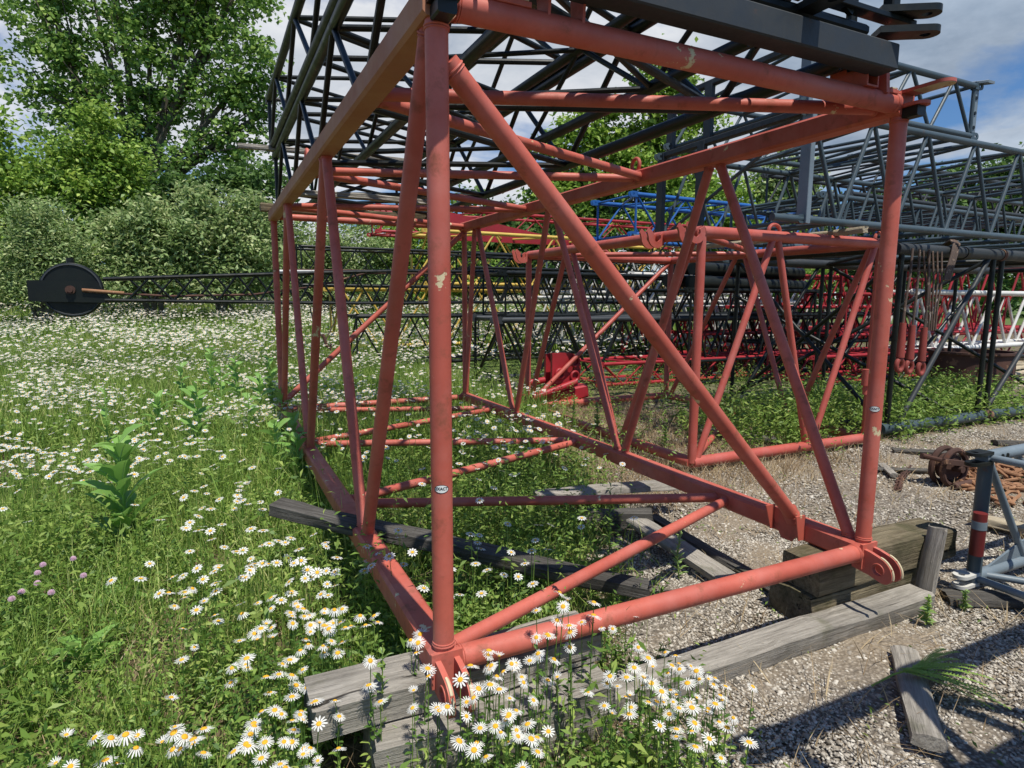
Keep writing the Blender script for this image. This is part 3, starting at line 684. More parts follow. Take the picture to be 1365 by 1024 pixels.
tag(MB().add([tuple(uv(u, 14.8, z)) for u, z in ((5.2, 3.3), (9.6, 3.3), (9.6, 3.5), (8.2, 3.62), (5.2, 4.1))]+[tuple(uv(u, 15.0, z)) for u, z in ((5.2, 3.3), (9.6, 3.3), (9.6, 3.5), (8.2, 3.62), (5.2, 4.1))], [(0, 1, 2, 3, 4), (9, 8, 7, 6, 5)]+[(i, 5+i, 5+(i+1) % 5, (i+1) % 5) for i in range(5)]).build('jib_beam', CRIM, None, False), 'solid crimson wedge shaped beam above the yellow section', 'beam')
c2, _ = row('crane_section', 'long bright red lattice section lying low in the weeds', 5.6, 8.2, .12, 4.6, .9, .38, .035, .018, 10, CRIM)
c3, _ = row('crane_section', 'bright red lattice section lying behind the low red one', 9.2, 9.6, .15, 5.6, 1.0, .75, .035, .018, 12, CRIM)
c4_, _ = row('crane_section', 'large crimson lattice section standing at far right behind white one', 12.5, 9.6, .9, 9, 1.8, 1.7, .07, .03, 12, CRIM)
c5, _ = row('crane_section', 'crimson lattice section lowest at far right, under the large crimson one', 12.5, 9.3, .1, 9, 1.6, .7, .05, .025, 14, CRIM)
w1, _ = row('crane_section', 'white lattice section low in the middle distance behind black sections', 7.2, 13.0, .6, 7.5, 1.5, 1.1, .05, .028, 16, WHT)
w1b, _ = row('crane_section', 'white lattice section stacked above another white one, middle distance', 7.8, 13.4, 1.85, 7, 1.5, .9, .05, .026, 16, WHT)
w3_, _ = row('crane_section', 'white lattice section with tall V braces at right behind the rusty drum', 13.4, 7.4, .55, 8, .8, 1.3, .06, .035, 10, WHT)
row('crane_section', 'second long slate grey lattice section behind the nearer one', 8.6, 7.4, 2.45, 7.5, 2.0, .95, .045, .024, 22, GREY, seg=8)
row('crane_section', 'dark lattice section on top of the rear slate grey one at right edge', 9.4, 7.3, 3.5, 6, 1.8, .6, .04, .02, 14, CHAR)
bl1, _ = row('crane_section', 'blue lattice section seen through the slate grey lattices', 8.2, 11.5, 3.15, 9, 1.5, .9, .055, .025, 12, BLUE)
bl2, _ = row('crane_section', 'black lattice section stacked under the blue one at right', 9.8, 11.3, 2.65, 9, 1.6, .7, .05, .024, 14, BLACKG)
for i, (du, dv, z) in enumerate(((0, 0, 2.0), (.2, .35, 2.02), (-.1, .7, 2.05), (.1, .17, 2.28), (0, .52, 2.3))):
    tag(MB().tube(uv(7.9+du, 7.6+dv, z), uv(11.0+du, 7.6+dv, z-.05), .13, 18).build('steel_pipe', BLACKG), ['black pipe nearest the viewer in the bottom layer of the pipe pile', 'black pipe in the middle of the pile bottom layer', 'black pipe farthest back in the pile bottom layer', 'black pipe at the front of the pile top layer', 'black pipe at the back of the pile top layer'][i], 'pipe', 'black pipes piled behind the red hooks')
b4, _ = row('crane_section', 'black support lattice under the pile of pipes', 7.8, 8.9, .1, 3.4, 1.4, 1.75, .04, .022, 6, BLACK)
row('crane_section', 'black lattice section with white banded chord behind the red hooks', 4.6, 10.4, 1.32, 8, 1.1, .85, .045, .02, 18, BLACK)
row('crane_section', 'white lattice boom lying high behind the pipe pile', 9.0, 12.2, 1.6, 6, 1.2, .7, .05, .03, 12, WHT)
row('crane_section', 'crimson lattice section low behind the pipe pile', 8.4, 10.6, .3, 5, 1.2, .9, .045, .024, 12, CRIM)
for (u_, v_, z_, l_, h_, m_, lab) in ((9.6, 7.2, .08, 4.5, .5, CRIM, 'crimson lattice section lying right of the pipe pile near the weeds'), (9.8, 8.4, .75, 5, .6, BLACK, 'black lattice section above the crimson ones right of the pipe pile'),
        (10.5, 10.8, .5, 6, 1.0, WHT, 'white lattice section deep behind the charcoal section'), (10.2, 8.9, 1.5, 5.5, .7, CRIM, 'crimson lattice section under the blue lattice, behind the charcoal tube'),
        (11.8, 8.2, .9, 6, .9, CRIM, 'crimson lattice section with thin braces just above the rusty drum'), (5.4, 12.6, .3, 6, 1.0, BLACK, 'black lattice section between the yellow and the white ones'), (11.5, 6.4, .06, 5, .4, BLACK, 'low black lattice section in front of the rusty drum boards')):
    row('crane_section', lab, u_, v_, z_, l_, 1.1, h_, .035, .019, int(l_*2.4), m_)
# stack beside the photographer whose shadow lies over the gravel at lower right
sx_, _ = row('crane_section', 'dark crane section beside the photographer, its shadow over the lower right gravel', 1.25, -1.35, .12, 6.5, 1.9, 2.05, .06, .035, 9, CHAR)
for k in (1, 3): MB().beam((1.7-.38*k, .1, 2.11), (1.7-.38*k, 6.3, 2.11), .30, .04, (1, 0, 0)).build('shadow_board', WOODD, sx_)  # boards added out of view to fill out the section's shadow
# big rusty drum
g = A(1292, 500, 11.7); dr = empty('rusty_drum', (g.x, g.y, 0), 0, label='wide brown rusty steel drum standing behind the black legs at right', cat='drum')
def lathe(prof, n=48):
    mb = MB(); vs = []
    for j in range(n):
        t = 2*math.pi*j/n
        for r_, z in prof: vs.append((r_*math.cos(t), r_*math.sin(t), z))
    K = len(prof); mb.add(vs, [(j*K+i, ((j+1) % n)*K+i, ((j+1) % n)*K+i+1, j*K+i+1) for j in range(n) for i in range(K-1)]); return mb
lathe([(0, .10), (.66, .10), (.66, .14), (.68, .16), (.68, .66), (.72, .68), (.72, .72), (.64, .72), (.64, .3), (0, .3)]).build('shell', RUST, dr)
for i in range(3):
    a = g+Wv*-.9+Dv*(.45*i-.5)+Vector((0, 0, .05-g.z)); c_ = a+Wv*1.9; timber('timber', a, c_, .12, .10, WOODL, ['pale timber nearest under the rusty drum', 'middle pale timber under the rusty drum', 'rear pale timber under the rusty drum'][i], seed=40+i)
for i in range(5):
    a = g+Wv*(.7+.06*i)+Dv*(-.4+.2*i)+Vector((0, 0, .12+.1*i-g.z)); timber('plank', a, a+Wv*2.2+Vector((0, 0, .25-.12*i)), .14, .05, WOODL, ['lowest pale board in the heap right of the drum', 'second lowest pale board in the heap right of the drum', 'middle pale board in the heap right of the drum', 'second highest pale board in the heap right of the drum', 'highest pale board in the heap right of the drum'][i], seed=50+i, cat='plank', group='heap of pale boards')
# red hook block
g = G(755, 545, .0); hb = empty('hook_block', (g.x, g.y, 0), .5, label='bright red crane hook block with round sheaves lying in the weeds', cat='hook block')
b = MB(); b.plate((0, 0, .62), (1, 0, 0), (0, 0, 1), rounded(-.28, .24, .24, 12), .05, (.05, 0, .07)); b.build('cheek_plate', CRIM, hb)
b = MB(); b.plate((0, .18, .60), (1, 0, 0), (0, 0, 1), rounded(-.28, .24, .24, 12), .05, (.05, 0, .07)); b.build('cheek_plate', CRIM, hb)
for x, z in ((-.15, .55), (.12, .72), (.12, .50)): MB().path([(x+.07*math.cos(q), -.04, z+.07*math.sin(q)) for q in np.linspace(0, 6.283, 16, endpoint=False)], .022, 8, closed=True).build('sheave', CRIM, hb)
b = MB(); b.beam((-.75, .1, .12), (.35, .1, .26), .34, .2); b.build('base', CRIM, hb)
b = MB(); b.tube((-.9, -.1, .16), (.1, -.1, .42), .05, 12); b.tube((-.6, .2, .4), (.3, .2, .5), .05, 12); b.build('link_bar', CRIM, hb)
MB().tube((-.5, 0, 0), (-.5, 0, .2), .09, 14).build('foot', CRIM, hb)

# ---------------------------------------------------------------- small grey frame at right edge
a = G(1293, 772, .09)
fr = empty('lattice_frame', (a.x, a.y, 0), YW, label='small light grey blue lattice boom end with forked lugs at right edge', cat='crane section')
lf, hf, wf = 2.4, .70, .80
for z in (.10, .10+hf):
    for x in (0, wf): MB().tube((x, -.02, z), (x, lf, z), .034, 16).build('chord', GREYL, fr)
for x in (0, wf): MB().tube((x, .03, .10), (x, .03, .10+hf), .036, 16).build('post', GREY, fr)
for (a_, b_) in (((0, .05, .1+hf-.02), (0, .55, .12)), ((0, .6, .12), (0, 1.1, .1+hf)), ((0, .3, .1+hf), (0, .95, .34)), ((0, .02, .1), (wf, .02, .1)), ((0, .02, .1+hf), (wf, .02, .1+hf)), ((0, .1, .1), (wf, .7, .1)), ((wf, .05, .1+hf), (0, .6, .1+hf)), ((wf, .05, .1+hf), (wf, .6, .12))):
    MB().tube(a_, b_, .02, 12).build('brace', GREYL, fr)
b = MB(); b.plate((0, .40, .18), (0, 1, 0), (0, 0, 1), [(-.28, -.06), (.5, -.04), (.5, .09), (.1, .05)], .012); b.build('gusset', GREYL, fr)
for z in (.10, .10+hf):
    for x in (0,):
        b = MB()
        for dz in (-.028, .028): b.plate((x, -.01, z+dz), (0, -1, 0), (1, 0, 0), rounded(-.03, .125, .04, 10), .018, (.08, 0, .018))
        b.build('fork_lug', WHT if z < .2 else BLACKG, fr)
for y in (.09, .14): MB().tube((.03, y+.03, .10+hf), (.037, y+.03, .10+hf), .013, 14).build('pin_hole', BLACK, fr)
b = MB(); b.tube((.04, -.05, .26), (.04, -.05, .50), .034, 14); b.build('red_canister', DRED, fr)
MB().tube((.04, -.05, .41), (.04, -.05, .455), .036, 14).build('canister_band', GREYL, fr)
b = MB(); b.path([(.0, .03+.05*math.cos(q), .47+.05*math.sin(q)*.3) for q in np.linspace(0, 6.283, 16, endpoint=False)], .01, 6, closed=True); b.build('hose_clamp', RUST, fr)
# rusty pulley
g = G(1262, 646, .0); pu = empty('rusty_pulley', (g.x, g.y, 0), R(20), label='rusty brown rope pulley standing on the gravel', cat='pulley')
for y in (-.05, .05): MB().path([(.15*math.cos(t), y, .17+.16*math.sin(t)) for t in np.linspace(0, 6.283, 28, endpoint=False)], .026, 8, closed=True).build('rim', RUST, pu)
b = MB(); b.tube((0, -.045, .17), (0, .045, .17), .115, 24); b.tube((0, -.13, .17), (0, .13, .17), .03, 12); b.build('hub', RUST, pu)
b = MB(); b.beam((-.22, -.1, .26), (.14, -.1, .2), .03, .05); b.beam((-.22, .1, .26), (.14, .1, .2), .03, .05); b.tube((-.2, -.12, .26), (-.2, .12, .26), .02, 10); b.tube((.1, -.14, .05), (-.12, -.14, .035), .03, 10); b.build('frame', RUST, pu)
# chain piles
def chain(name, label, px, py, n, rad, seed, zmax=.12, s=1.):
    g = G(px, py, 0); rr = random.Random(seed); mb = MB()
    for i in range(n):
        t = rr.uniform(0, 6.28); q = rr.random()**.5*rad; cx, cy = q*math.cos(t)*1.5, q*math.sin(t)*.8
        cz = .02+zmax*(1-q/rad)*rr.random(); a0 = rr.uniform(0, 6.28); tl = rr.uniform(-.5, .5); tm = rr.uniform(-.5, .5)
        e = Matrix.Rotation(a0, 3, 'Z')@Matrix.Rotation(tl, 3, 'X')@Matrix.Rotation(tm, 3, 'Y')
        pts = []
        for k in range(12):
            an = 2*math.pi*k/12; p_ = e@Vector(((.045*math.cos(an)+(.03 if math.cos(an) > 0 else -.03))*s, .04*math.sin(an)*s, 0)); pts.append((cx+p_.x, cy+p_.y, max(.012, cz+p_.z)))
        mb.path(pts, .014*s, 6, closed=True)
    o = mb.build(name, CHAIN if seed != 3 else RUST, None); o.location = (g.x, g.y, 0); o.rotation_euler[2] = YAW; tag(o, label, 'chain'); return o
chain('chain_heap', 'heap of rusty chain links on gravel behind the small grey frame', 1335, 640, 90, .42, 1)
chain('chain_heap', 'loose rusty chain links lying before the big chain heap', 1365, 668, 14, .25, 2, .04)
def chain_line(label, pix, s):
    mb = MB(); P_ = [G(*q, .02) for q in pix]; pts = []
    for a_, b_ in zip(P_, P_[1:]):
        n = max(1, int((b_-a_).length/.055))
        for i in range(n): pts.append(a_.lerp(b_, i/n))
    for i, p_ in enumerate(pts[:-1]):
        d = (pts[i+1]-p_).normalized(); sd = Vector((-d.y, d.x, 0)); up = Vector((0, 0, 1))
        ax = sd if i % 2 else (sd*.4+up*.9)
        mb.path([p_+d*(.038*math.cos(t)*s)+ax*(.02*math.sin(t)*s)+up*.008 for t in np.linspace(0, 6.283, 10, endpoint=False)], .007*s, 6, closed=True)
    o = mb.build('chain', RUST); tag(o, label, 'chain')
chain_line('rusty chain ending in a hook on the gravel right of the red post', [(1212, 625), (1200, 640), (1196, 655), (1188, 655)], 1.3)

# ---------------------------------------------------------------- vegetation builders
def blades(name, P, hgt, wid, mats, lean=.35, parent=None, curve=.5):
    n = len(P); az = rng.uniform(0, 2*np.pi, n); la = rng.uniform(0, lean, n)
    dx, dy = np.cos(az)*la, np.sin(az)*la; wx, wy = -np.sin(az+rng.normal(0, .8, n)), np.cos(az+rng.normal(0, .8, n))
    cu = rng.uniform(0, curve, n)
    def at(t, w): # positions at height fraction t, half width w
        cx = P[:, 0]+hgt*(dx*t+np.cos(az)*cu*t*t*.6); cy = P[:, 1]+hgt*(dy*t+np.sin(az)*cu*t*t*.6); cz = P[:, 2]+hgt*t*(1-.35*cu*t)
        return np.stack([cx+wx*w, cy+wy*w, cz], 1), np.stack([cx-wx*w, cy-wy*w, cz], 1)
    a0, a1 = at(0, wid*.5); b0, b1 = at(.5, wid*.42); c0, c1 = at(1, wid*.05)
    V = np.stack([a0, a1, b0, b1, c0, c1], 1).reshape(-1, 3)
    o = np.arange(n)[:, None]*6
    Fc = np.concatenate([o+np.array([0, 1, 3, 2]), o+np.array([2, 3, 5, 4])], 0)
    return fast(name, V, Fc, mats, parent=parent)
def leaves_np(P, size, up=.5, asp=2.2, fold=.25):
    """small folded leaves: 6-vert (two quads) each; returns verts, faces"""
    n = len(P)
    d = rng.normal(size=(n, 3)); d[:, 2] = d[:, 2]*.5; d /= np.linalg.norm(d, axis=1)[:, None]
    nr = rng.normal(size=(n, 3))*(1-up); nr[:, 2] += up*1.5; nr -= d*(nr*d).sum(1)[:, None]; nr /= np.linalg.norm(nr, axis=1)[:, None]
    s = np.cross(d, nr); sz = np.asarray(size).reshape(-1, 1)*np.ones((n, 1)); h = sz/asp
    base = P; mid = P+d*sz*.55+nr*sz*-.03; tip = P+d*sz-nr*sz*.12
    l = P+d*sz*.5+s*h*.5+nr*sz*fold*.4; r = P+d*sz*.5-s*h*.5+nr*sz*fold*.4
    V = np.stack([base, l, tip, r], 1).reshape(-1, 3); o = np.arange(n)[:, None]*4
    return V, o+np.array([0, 1, 2, 3])
def scatter(n, x0, x1, y0, y1, dens):
    x = rng.uniform(x0, x1, n); y = rng.uniform(y0, y1, n); k = rng.random(n) < dens(x, y); x, y = x[k], y[k]
    return np.stack([x, y, terr(x, y)], 1)
def inview(x, y, m=1.18): return (np.abs(x)/np.maximum(y, .1) < .831*m+.9/np.maximum(y, .3))
def on_obj(x, y):
    u, v = toUV(x, y); return ((u > -.45) & (u < .72) & (v > -.26) & (v < .26)) | ((u > .48) & (u < 2.75) & (v > -.1) & (v < .08)) | ((u > 1.95) & (u < 3.2) & (v > .02) & (v < .35))
def dclump(x, y, s, seed, lo=-.2): return sstep(lo-.5, lo+.6, vnoise(x, y, s, seed))
def bare(x, y):
    # trodden patch at lower left
    g0 = G(195, 905, 0); g1 = G(240, 845, 0)
    a = np.exp(-(((x-g0.x)/.26)**2+((y-g0.y)/.20)**2)); b_ = np.exp(-(((x-g1.x)/.22)**2+((y-g1.y)/.16)**2))
    g2 = G(300, 985, 0); c = np.exp(-(((x-g2.x)/.28)**2+((y-g2.y)/.13)**2))
    return 1-np.clip(1.1*a+.6*b_+.8*c, 0, 1)
# near field
P = scatter(95000, -4.2, 2.2, 1.1, 6, lambda x, y: veg_left(x, y)*inview(x, y)*(~on_obj(x, y))*(.12+.88*dclump(x, y, 5, 3, 0))*bare(x, y))
h = rng.uniform(.10, .36, len(P))*(.7+.5*sstep(0, 2, -P[:, 0]))
tag(blades('meadow_grass', P, h, rng.uniform(.0025, .006, len(P)), GRASS, .5, curve=.8), 'fine green grass blades between the daisies close to the viewer', 'grass', kind='stuff')
def herbs(n, hmax, smin, smax, per, seed, sc_, lo, name, label, m=FORB, asp=2.6, up=.45, spread=.018):
    P0 = scatter(n, -4.2, 2.2, 1.1, 6.5, lambda x, y: veg_left(x, y)**1.3*inview(x, y)*(~on_obj(x, y))*(.05+.95*dclump(x, y, sc_, seed, lo))*bare(x, y))
    hs_ = hmax*rng.uniform(.35, 1, len(P0))*(.55+.6*dclump(P0[:, 0], P0[:, 1], 3.1, seed+3))
    b_ = np.repeat(P0, per, 0); t = np.tile(np.linspace(.12, 1, per), len(P0))
    ln = np.repeat(rng.normal(0, .25, (len(P0), 2)), per, 0)*np.repeat(hs_, per)[:, None]*(t**1.5)[:, None]
    b_ = b_+np.concatenate([ln+rng.normal(0, spread, (len(b_), 2)), (t*np.repeat(hs_, per))[:, None]], 1)
    V, Fc = leaves_np(b_, rng.uniform(smin, smax, len(b_))*(1.25-.6*t), up, asp)
    tag(fast(name, V, Fc, m), label, 'herbs', kind='stuff')
herbs(19000, .34, .025, .05, 14, 5, 3.2, -.1, 'meadow_herbs', 'low leafy herbs carpeting the meadow floor close to the viewer')
herbs(9000, .24, .03, .06, 12, 15, 2.1, .25, 'pale_meadow_herbs', 'paler leafy herbs in patches of the near meadow', WEED, 3.2)
herbs(9000, .06, .02, .045, 8, 19, 3, -.2, 'meadow_ground_leaves', 'small leaves close to the soil of the near meadow', FORB, 1.7, .8, .03)
P = scatter(26000, -4.2, 2.5, 1.1, 7, lambda x, y: (.35*veg_left(x, y)+.65*(1-bare(x, y)) + .12*veg(x, y))*inview(x, y)); P[:, 2] += .012
tag(blades('dead_straw', P, rng.uniform(.05, .16, len(P)), .004, STRAW, 2.6, curve=1.2), 'dry tan straw and dead stalks lying on the soil', 'straw', kind='stuff')
def dens_rail(x, y):
    u, v = toUV(x, y); return (sstep(-1.1, -.5, u)*(1-sstep(.1, .5, u))*(.25*sstep(1.2, 2, v)+.75*sstep(2.6, 3.4, v))*(1-sstep(6, 7, v)))
P = scatter(26000, -5, 1, 3.5, 9, dens_rail)
tag(blades('rank_grass', P, rng.uniform(.3, .62, len(P)), rng.uniform(.006, .012, len(P)), GRASS, .3, curve=.7), 'rank tall grass hiding the far half of the left bottom rail', 'grass', kind='stuff')
P = scatter(16000, -5, 1, 3.5, 9, dens_rail); P[:, 2] += rng.random(len(P))*.42
V, Fc = leaves_np(P, rng.uniform(.04, .09, len(P)), .4, 3.4)
tag(fast('rank_weeds', V, Fc, FORB), 'leafy weeds growing along the left bottom rail', 'weeds', kind='stuff')
herbs(5200, .62, .04, .085, 16, 27, 1.7, .15, 'tall_meadow_herbs', 'tall leafy stalks standing above the near meadow', WEED, 3.4, .35, .03)
# middle distance
P = scatter(230000, -15, 7, 6, 17, lambda x, y: veg_left(x, y)*inview(x, y)*(.45+.55*dclump(x, y, 2, 3)))
tag(blades('tall_meadow_grass', P, rng.uniform(.25, .55, len(P)), rng.uniform(.008, .016, len(P)), GRASS, .35, curve=.6), 'tall grass of the daisy meadow in the middle distance', 'grass', kind='stuff')
P = scatter(120000, -15, 7, 6, 15, lambda x, y: veg_left(x, y)*inview(x, y)*dclump(x, y, 1.5, 6)); P[:, 2] += rng.random(len(P))*.38
V, Fc = leaves_np(P, rng.uniform(.03, .07, len(P)), .5, 2.6)
tag(fast('meadow_foliage', V, Fc, FORB), 'leafy growth among the grass of the middle meadow', 'herbs', kind='stuff')
P = scatter(120000, -34, 8, 16, 38, lambda x, y: (1-sstep(0, 6, x-y*.12))*inview(x, y))
tag(blades('far_meadow_grass', P, rng.uniform(.3, .65, len(P)), rng.uniform(.02, .045, len(P)), GRASS, .35, curve=.5), 'far edge of the meadow below the willows', 'grass', kind='stuff')
# weeds and dry grass on the right
def dens_band(x, y):
    u, v = toUV(x, y)
    return sstep(4.2, 5.2, u+.5*vnoise(x, y, 2, 3))*sstep(2.35, 2.8, v+.2*vnoise(x, y, 3, 4))*(1-sstep(3.9, 4.9, v))*(1-sstep(9.5, 11, u))
def weed_patch(n, x0, x1, y0, y1, dens, hmax, name, label, m=WEED, sz=(.03, .06)):
    P = scatter(n, x0, x1, y0, y1, dens)
    P0 = P.copy(); P0 = P0[:len(P0)//14]
    per = 15; base = np.repeat(P0, per, 0); hh = np.tile(np.linspace(.05, 1, per), len(P0))*np.repeat(rng.uniform(.4, 1, len(P0)), per)*hmax
    base = base+np.stack([rng.normal(0, .02, len(base)), rng.normal(0, .02, len(base)), hh], 1)
    V, Fc = leaves_np(base, rng.uniform(*sz, len(base)), .35, 3.2)
    tag(fast(name, V, Fc, m), label, 'weeds', kind='stuff')
weed_patch(150000, 2, 9, 4.5, 12, lambda x, y: dens_band(x, y)*(.35+.65*dclump(x, y, 3, 17, 0)), .60, 'green_weeds', 'bright green leafy weeds along the right sections', sz=(.05, .095))
def dens_mid(x, y):
    u, v = toUV(x, y)
    return sstep(2.0, 2.6, u)*sstep(2.0, 3.5, v)*(1-sstep(10, 11, v))*(1-sstep(6.5, 8, u-v*.3))*(.15+.55*dclump(x, y, 2, 7, .1))
weed_patch(100000, -1, 8, 4, 14, dens_mid, .5, 'scrub_weeds', 'scattered green weeds around the second red section')
weed_patch(36000, 5, 18, 8, 24, lambda x, y: .5*dclump(x, y, 1, 9, 0), .5, 'yard_weeds', 'weeds between the distant lattice sections', sz=(.05, .1))
def dens_dry(x, y):
    u, v = toUV(x, y)
    return (sstep(1.6, 2.4, u)*sstep(1.6, 2.4, v)*(1-sstep(5, 7, v))*(1-sstep(4.5, 6, u))*.8+.10*sstep(.8, 1.6, u)*(.2+dclump(x, y, 3, 2, .2)))
P = scatter(120000, -1.5, 6.5, 2, 10, dens_dry)
tag(blades('dry_grass', P, rng.uniform(.04, .15, len(P)), .005, STRAW, 1.1, curve=1.), 'sparse dry grass on the gravel around the red frames', 'grass', kind='stuff')
P = scatter(22000, .2, 6, 1.3, 8, lambda x, y: (1-veg_left(x, y))*(.04+.7*sstep(.45, .9, vnoise(x, y, 2.6, 12))+.5*sstep(.5, .9, vnoise(x, y, 6, 22))))
P[:, 2] += rng.random(len(P))*.05
V, Fc = leaves_np(P, rng.uniform(.012, .035, len(P)), .4, 2.8)
tag(fast('gravel_weeds', V, Fc, WEED), 'tiny green weeds sprouting through the gravel', 'weeds', kind='stuff')
# gravel stones
def ico():
    t = (1+5**.5)/2
    v = np.array([(-1, t, 0), (1, t, 0), (-1, -t, 0), (1, -t, 0), (0, -1, t), (0, 1, t), (0, -1, -t), (0, 1, -t), (t, 0, -1), (t, 0, 1), (-t, 0, -1), (-t, 0, 1)], float)
    f = np.array([(0, 11, 5), (0, 5, 1), (0, 1, 7), (0, 7, 10), (0, 10, 11), (1, 5, 9), (5, 11, 4), (11, 10, 2), (10, 7, 6), (7, 1, 8), (3, 9, 4), (3, 4, 2), (3, 2, 6), (3, 6, 8), (3, 8, 9), (4, 9, 5), (2, 4, 11), (6, 2, 10), (8, 6, 7), (9, 8, 1)])
    return v/np.linalg.norm(v[0]), f
iv, ifc = ico()
def stones(n, x0, x1, y0, y1, smin, smax, name, label):
    P = scatter(n, x0, x1, y0, y1, lambda x, y: np.clip(1.1-veg(x, y)*.95, .04, 1)*inview(x, y, 1.05)*(.35+.65*sstep(-.7, .1, vnoise(x, y, 2.3, 41))))
    n = len(P); s = rng.uniform(smin, smax, n)*np.where(rng.random(n) < .06, 1.7, 1)
    sc = np.stack([s*rng.uniform(.8, 1.4, n), s*rng.uniform(.7, 1.1, n), s*rng.uniform(.4, .75, n)], 1)
    V = iv[None]*(1+rng.normal(0, .13, (n, 12, 1)))*sc[:, None]
    a = rng.uniform(0, 6.283, n); c, s_ = np.cos(a)[:, None], np.sin(a)[:, None]
    tl = rng.normal(0, .35, n)[:, None]
    x = V[..., 0]*c-V[..., 1]*s_; y = V[..., 0]*s_+V[..., 1]*c; z = V[..., 2]+x*tl
    V = np.stack([x, y, z], -1)+P[:, None]; V[..., 2] += (sc[:, 2]*.3)[:, None]
    Fc = ifc[None]+(np.arange(n)*12)[:, None, None]
    tag(fast(name, V.reshape(-1, 3), Fc.reshape(-1, 3), STONE), label, 'gravel', kind='stuff')
P = scatter(9000, .3, 6, 1.4, 8, lambda x, y: (1-veg_left(x, y))*(.15+.85*dclump(x, y, 2, 44, .1))); P[:, 2] += .012
tag(blades('yard_litter', P, rng.uniform(.03, .12, len(P)), .003, STRAW, 2.8, curve=1.2), 'dry stalks and litter strewn over the gravel', 'straw', kind='stuff')
stones(95000, .1, 3.6, 1.35, 4.2, .003, .0088, 'gravel', 'loose grey and tan gravel covering the yard close by')
stones(42000, .3, 7, 4.2, 8.5, .006, .013, 'coarse_gravel', 'paler gravel of the yard farther back')

# ---------------------------------------------------------------- daisies
def daisy_arrays(detail=16):
    # returns petals (verts, quads) and disc verts/faces at unit diameter 1 around origin, facing +Z
    vs = []; fs = []
    for i in range(detail):
        a = 2*math.pi*i/detail+random.uniform(-.06, .06); w = 1.05*math.pi/detail*.62; L_ = .5*random.uniform(.9, 1.06); dz = random.uniform(-.07, .04)
        o = len(vs)
        for r_, ww, z in ((.10, .5, .0), (.30, 1.0, .02), (L_*.88, .85, dz*.6-.01), (L_, .35, dz)):
            for s in (-1, 1):
                t = w*ww*s*.31/max(r_, .12)*1.0; t = max(-.32, min(.32, t)); vs.append((r_*math.cos(a+t), r_*math.sin(a+t), z+(.008 if s > 0 else 0)))
        fs += [(o, o+1, o+3, o+2), (o+2, o+3, o+5, o+4), (o+4, o+5, o+7, o+6)]
    return vs, fs
# individual ones: mesh (stem) with petals and disc as parts
protos = []
def leaf_strip(mb, base, dirv, L_, w, droop=.3, n=4, mi=0):
    base = Vector(base); d = Vector(dirv).normalized(); side = d.cross(Vector((0, 0, 1))).normalized(); vs = []
    for i in range(n+1):
        t = i/n; p_ = base+d*L_*t+Vector((0, 0, -droop*L_*t*t)); ww = w*math.sin(math.pi*min(.98, .12+.86*t))
        vs += [p_+side*ww/2, p_-side*ww/2]
    mb.add(vs, [(2*i, 2*i+1, 2*i+3, 2*i+2) for i in range(n)], mi)
for v_ in range(8):
    Hs = 1.0; mb = MB(); bx, by = random.uniform(-.05, .05), random.uniform(-.05, .05)
    mb.path([(0, 0, 0), (bx, by, .35), (bx*1.6, by*1.2, .7), (bx*1.3, by*1.5, 1.0)], .0038, 5)
    for k in range(9):
        t = .05+.085*k; a = random.uniform(0, 6.28); leaf_strip(mb, (bx*t*1.7, by*t*1.4, t), (math.cos(a), math.sin(a), .7), .13-.008*k, .03, .4)
    st_ = mb.build('daisy', FORB, None)
    pv, pf = daisy_arrays([17, 19, 22, 18, 21, 15, 16, 12][v_]); d = [.118, .11, .125, .10, .122, .105, .085, .11][v_]
    tip_ = Vector((bx*1.3, by*1.5, 1.0)); tilt = Matrix.Rotation([.1, .35, .2, -.2, .45, .15, .2, .5][v_], 3, 'X')@Matrix.Rotation(random.uniform(-.4, .4), 3, 'Y')
    droop = [-.0, -.05, -.12, .10, -.2, -.55, .5, -.05][v_]
    vs = [tip_+tilt@Vector((x*d*(1 if True else 0), y*d, z*d+droop*d*(x*x+y*y)*2)) for x, y, z in pv]
    pe = MB().add(vs, pf).build('petals', PETAL, st_, False)
    prof = [(.0, .10), (.07, .092), (.13, .065), (.165, .02), (.16, -.02), (0, -.03)]
    vs = []; n = 12
    for j in range(n):
        for r_, z in prof: vs.append(tip_+tilt@Vector((r_*d*math.cos(6.2832*j/n), r_*d*math.sin(6.2832*j/n), z*d)))
    K = len(prof); MB().add(vs, [(j*K+i, ((j+1) % n)*K+i, ((j+1) % n)*K+i+1, j*K+i+1) for j in range(n) for i in range(K-1)]).build('disc', DISC, st_)
    protos.append(st_)
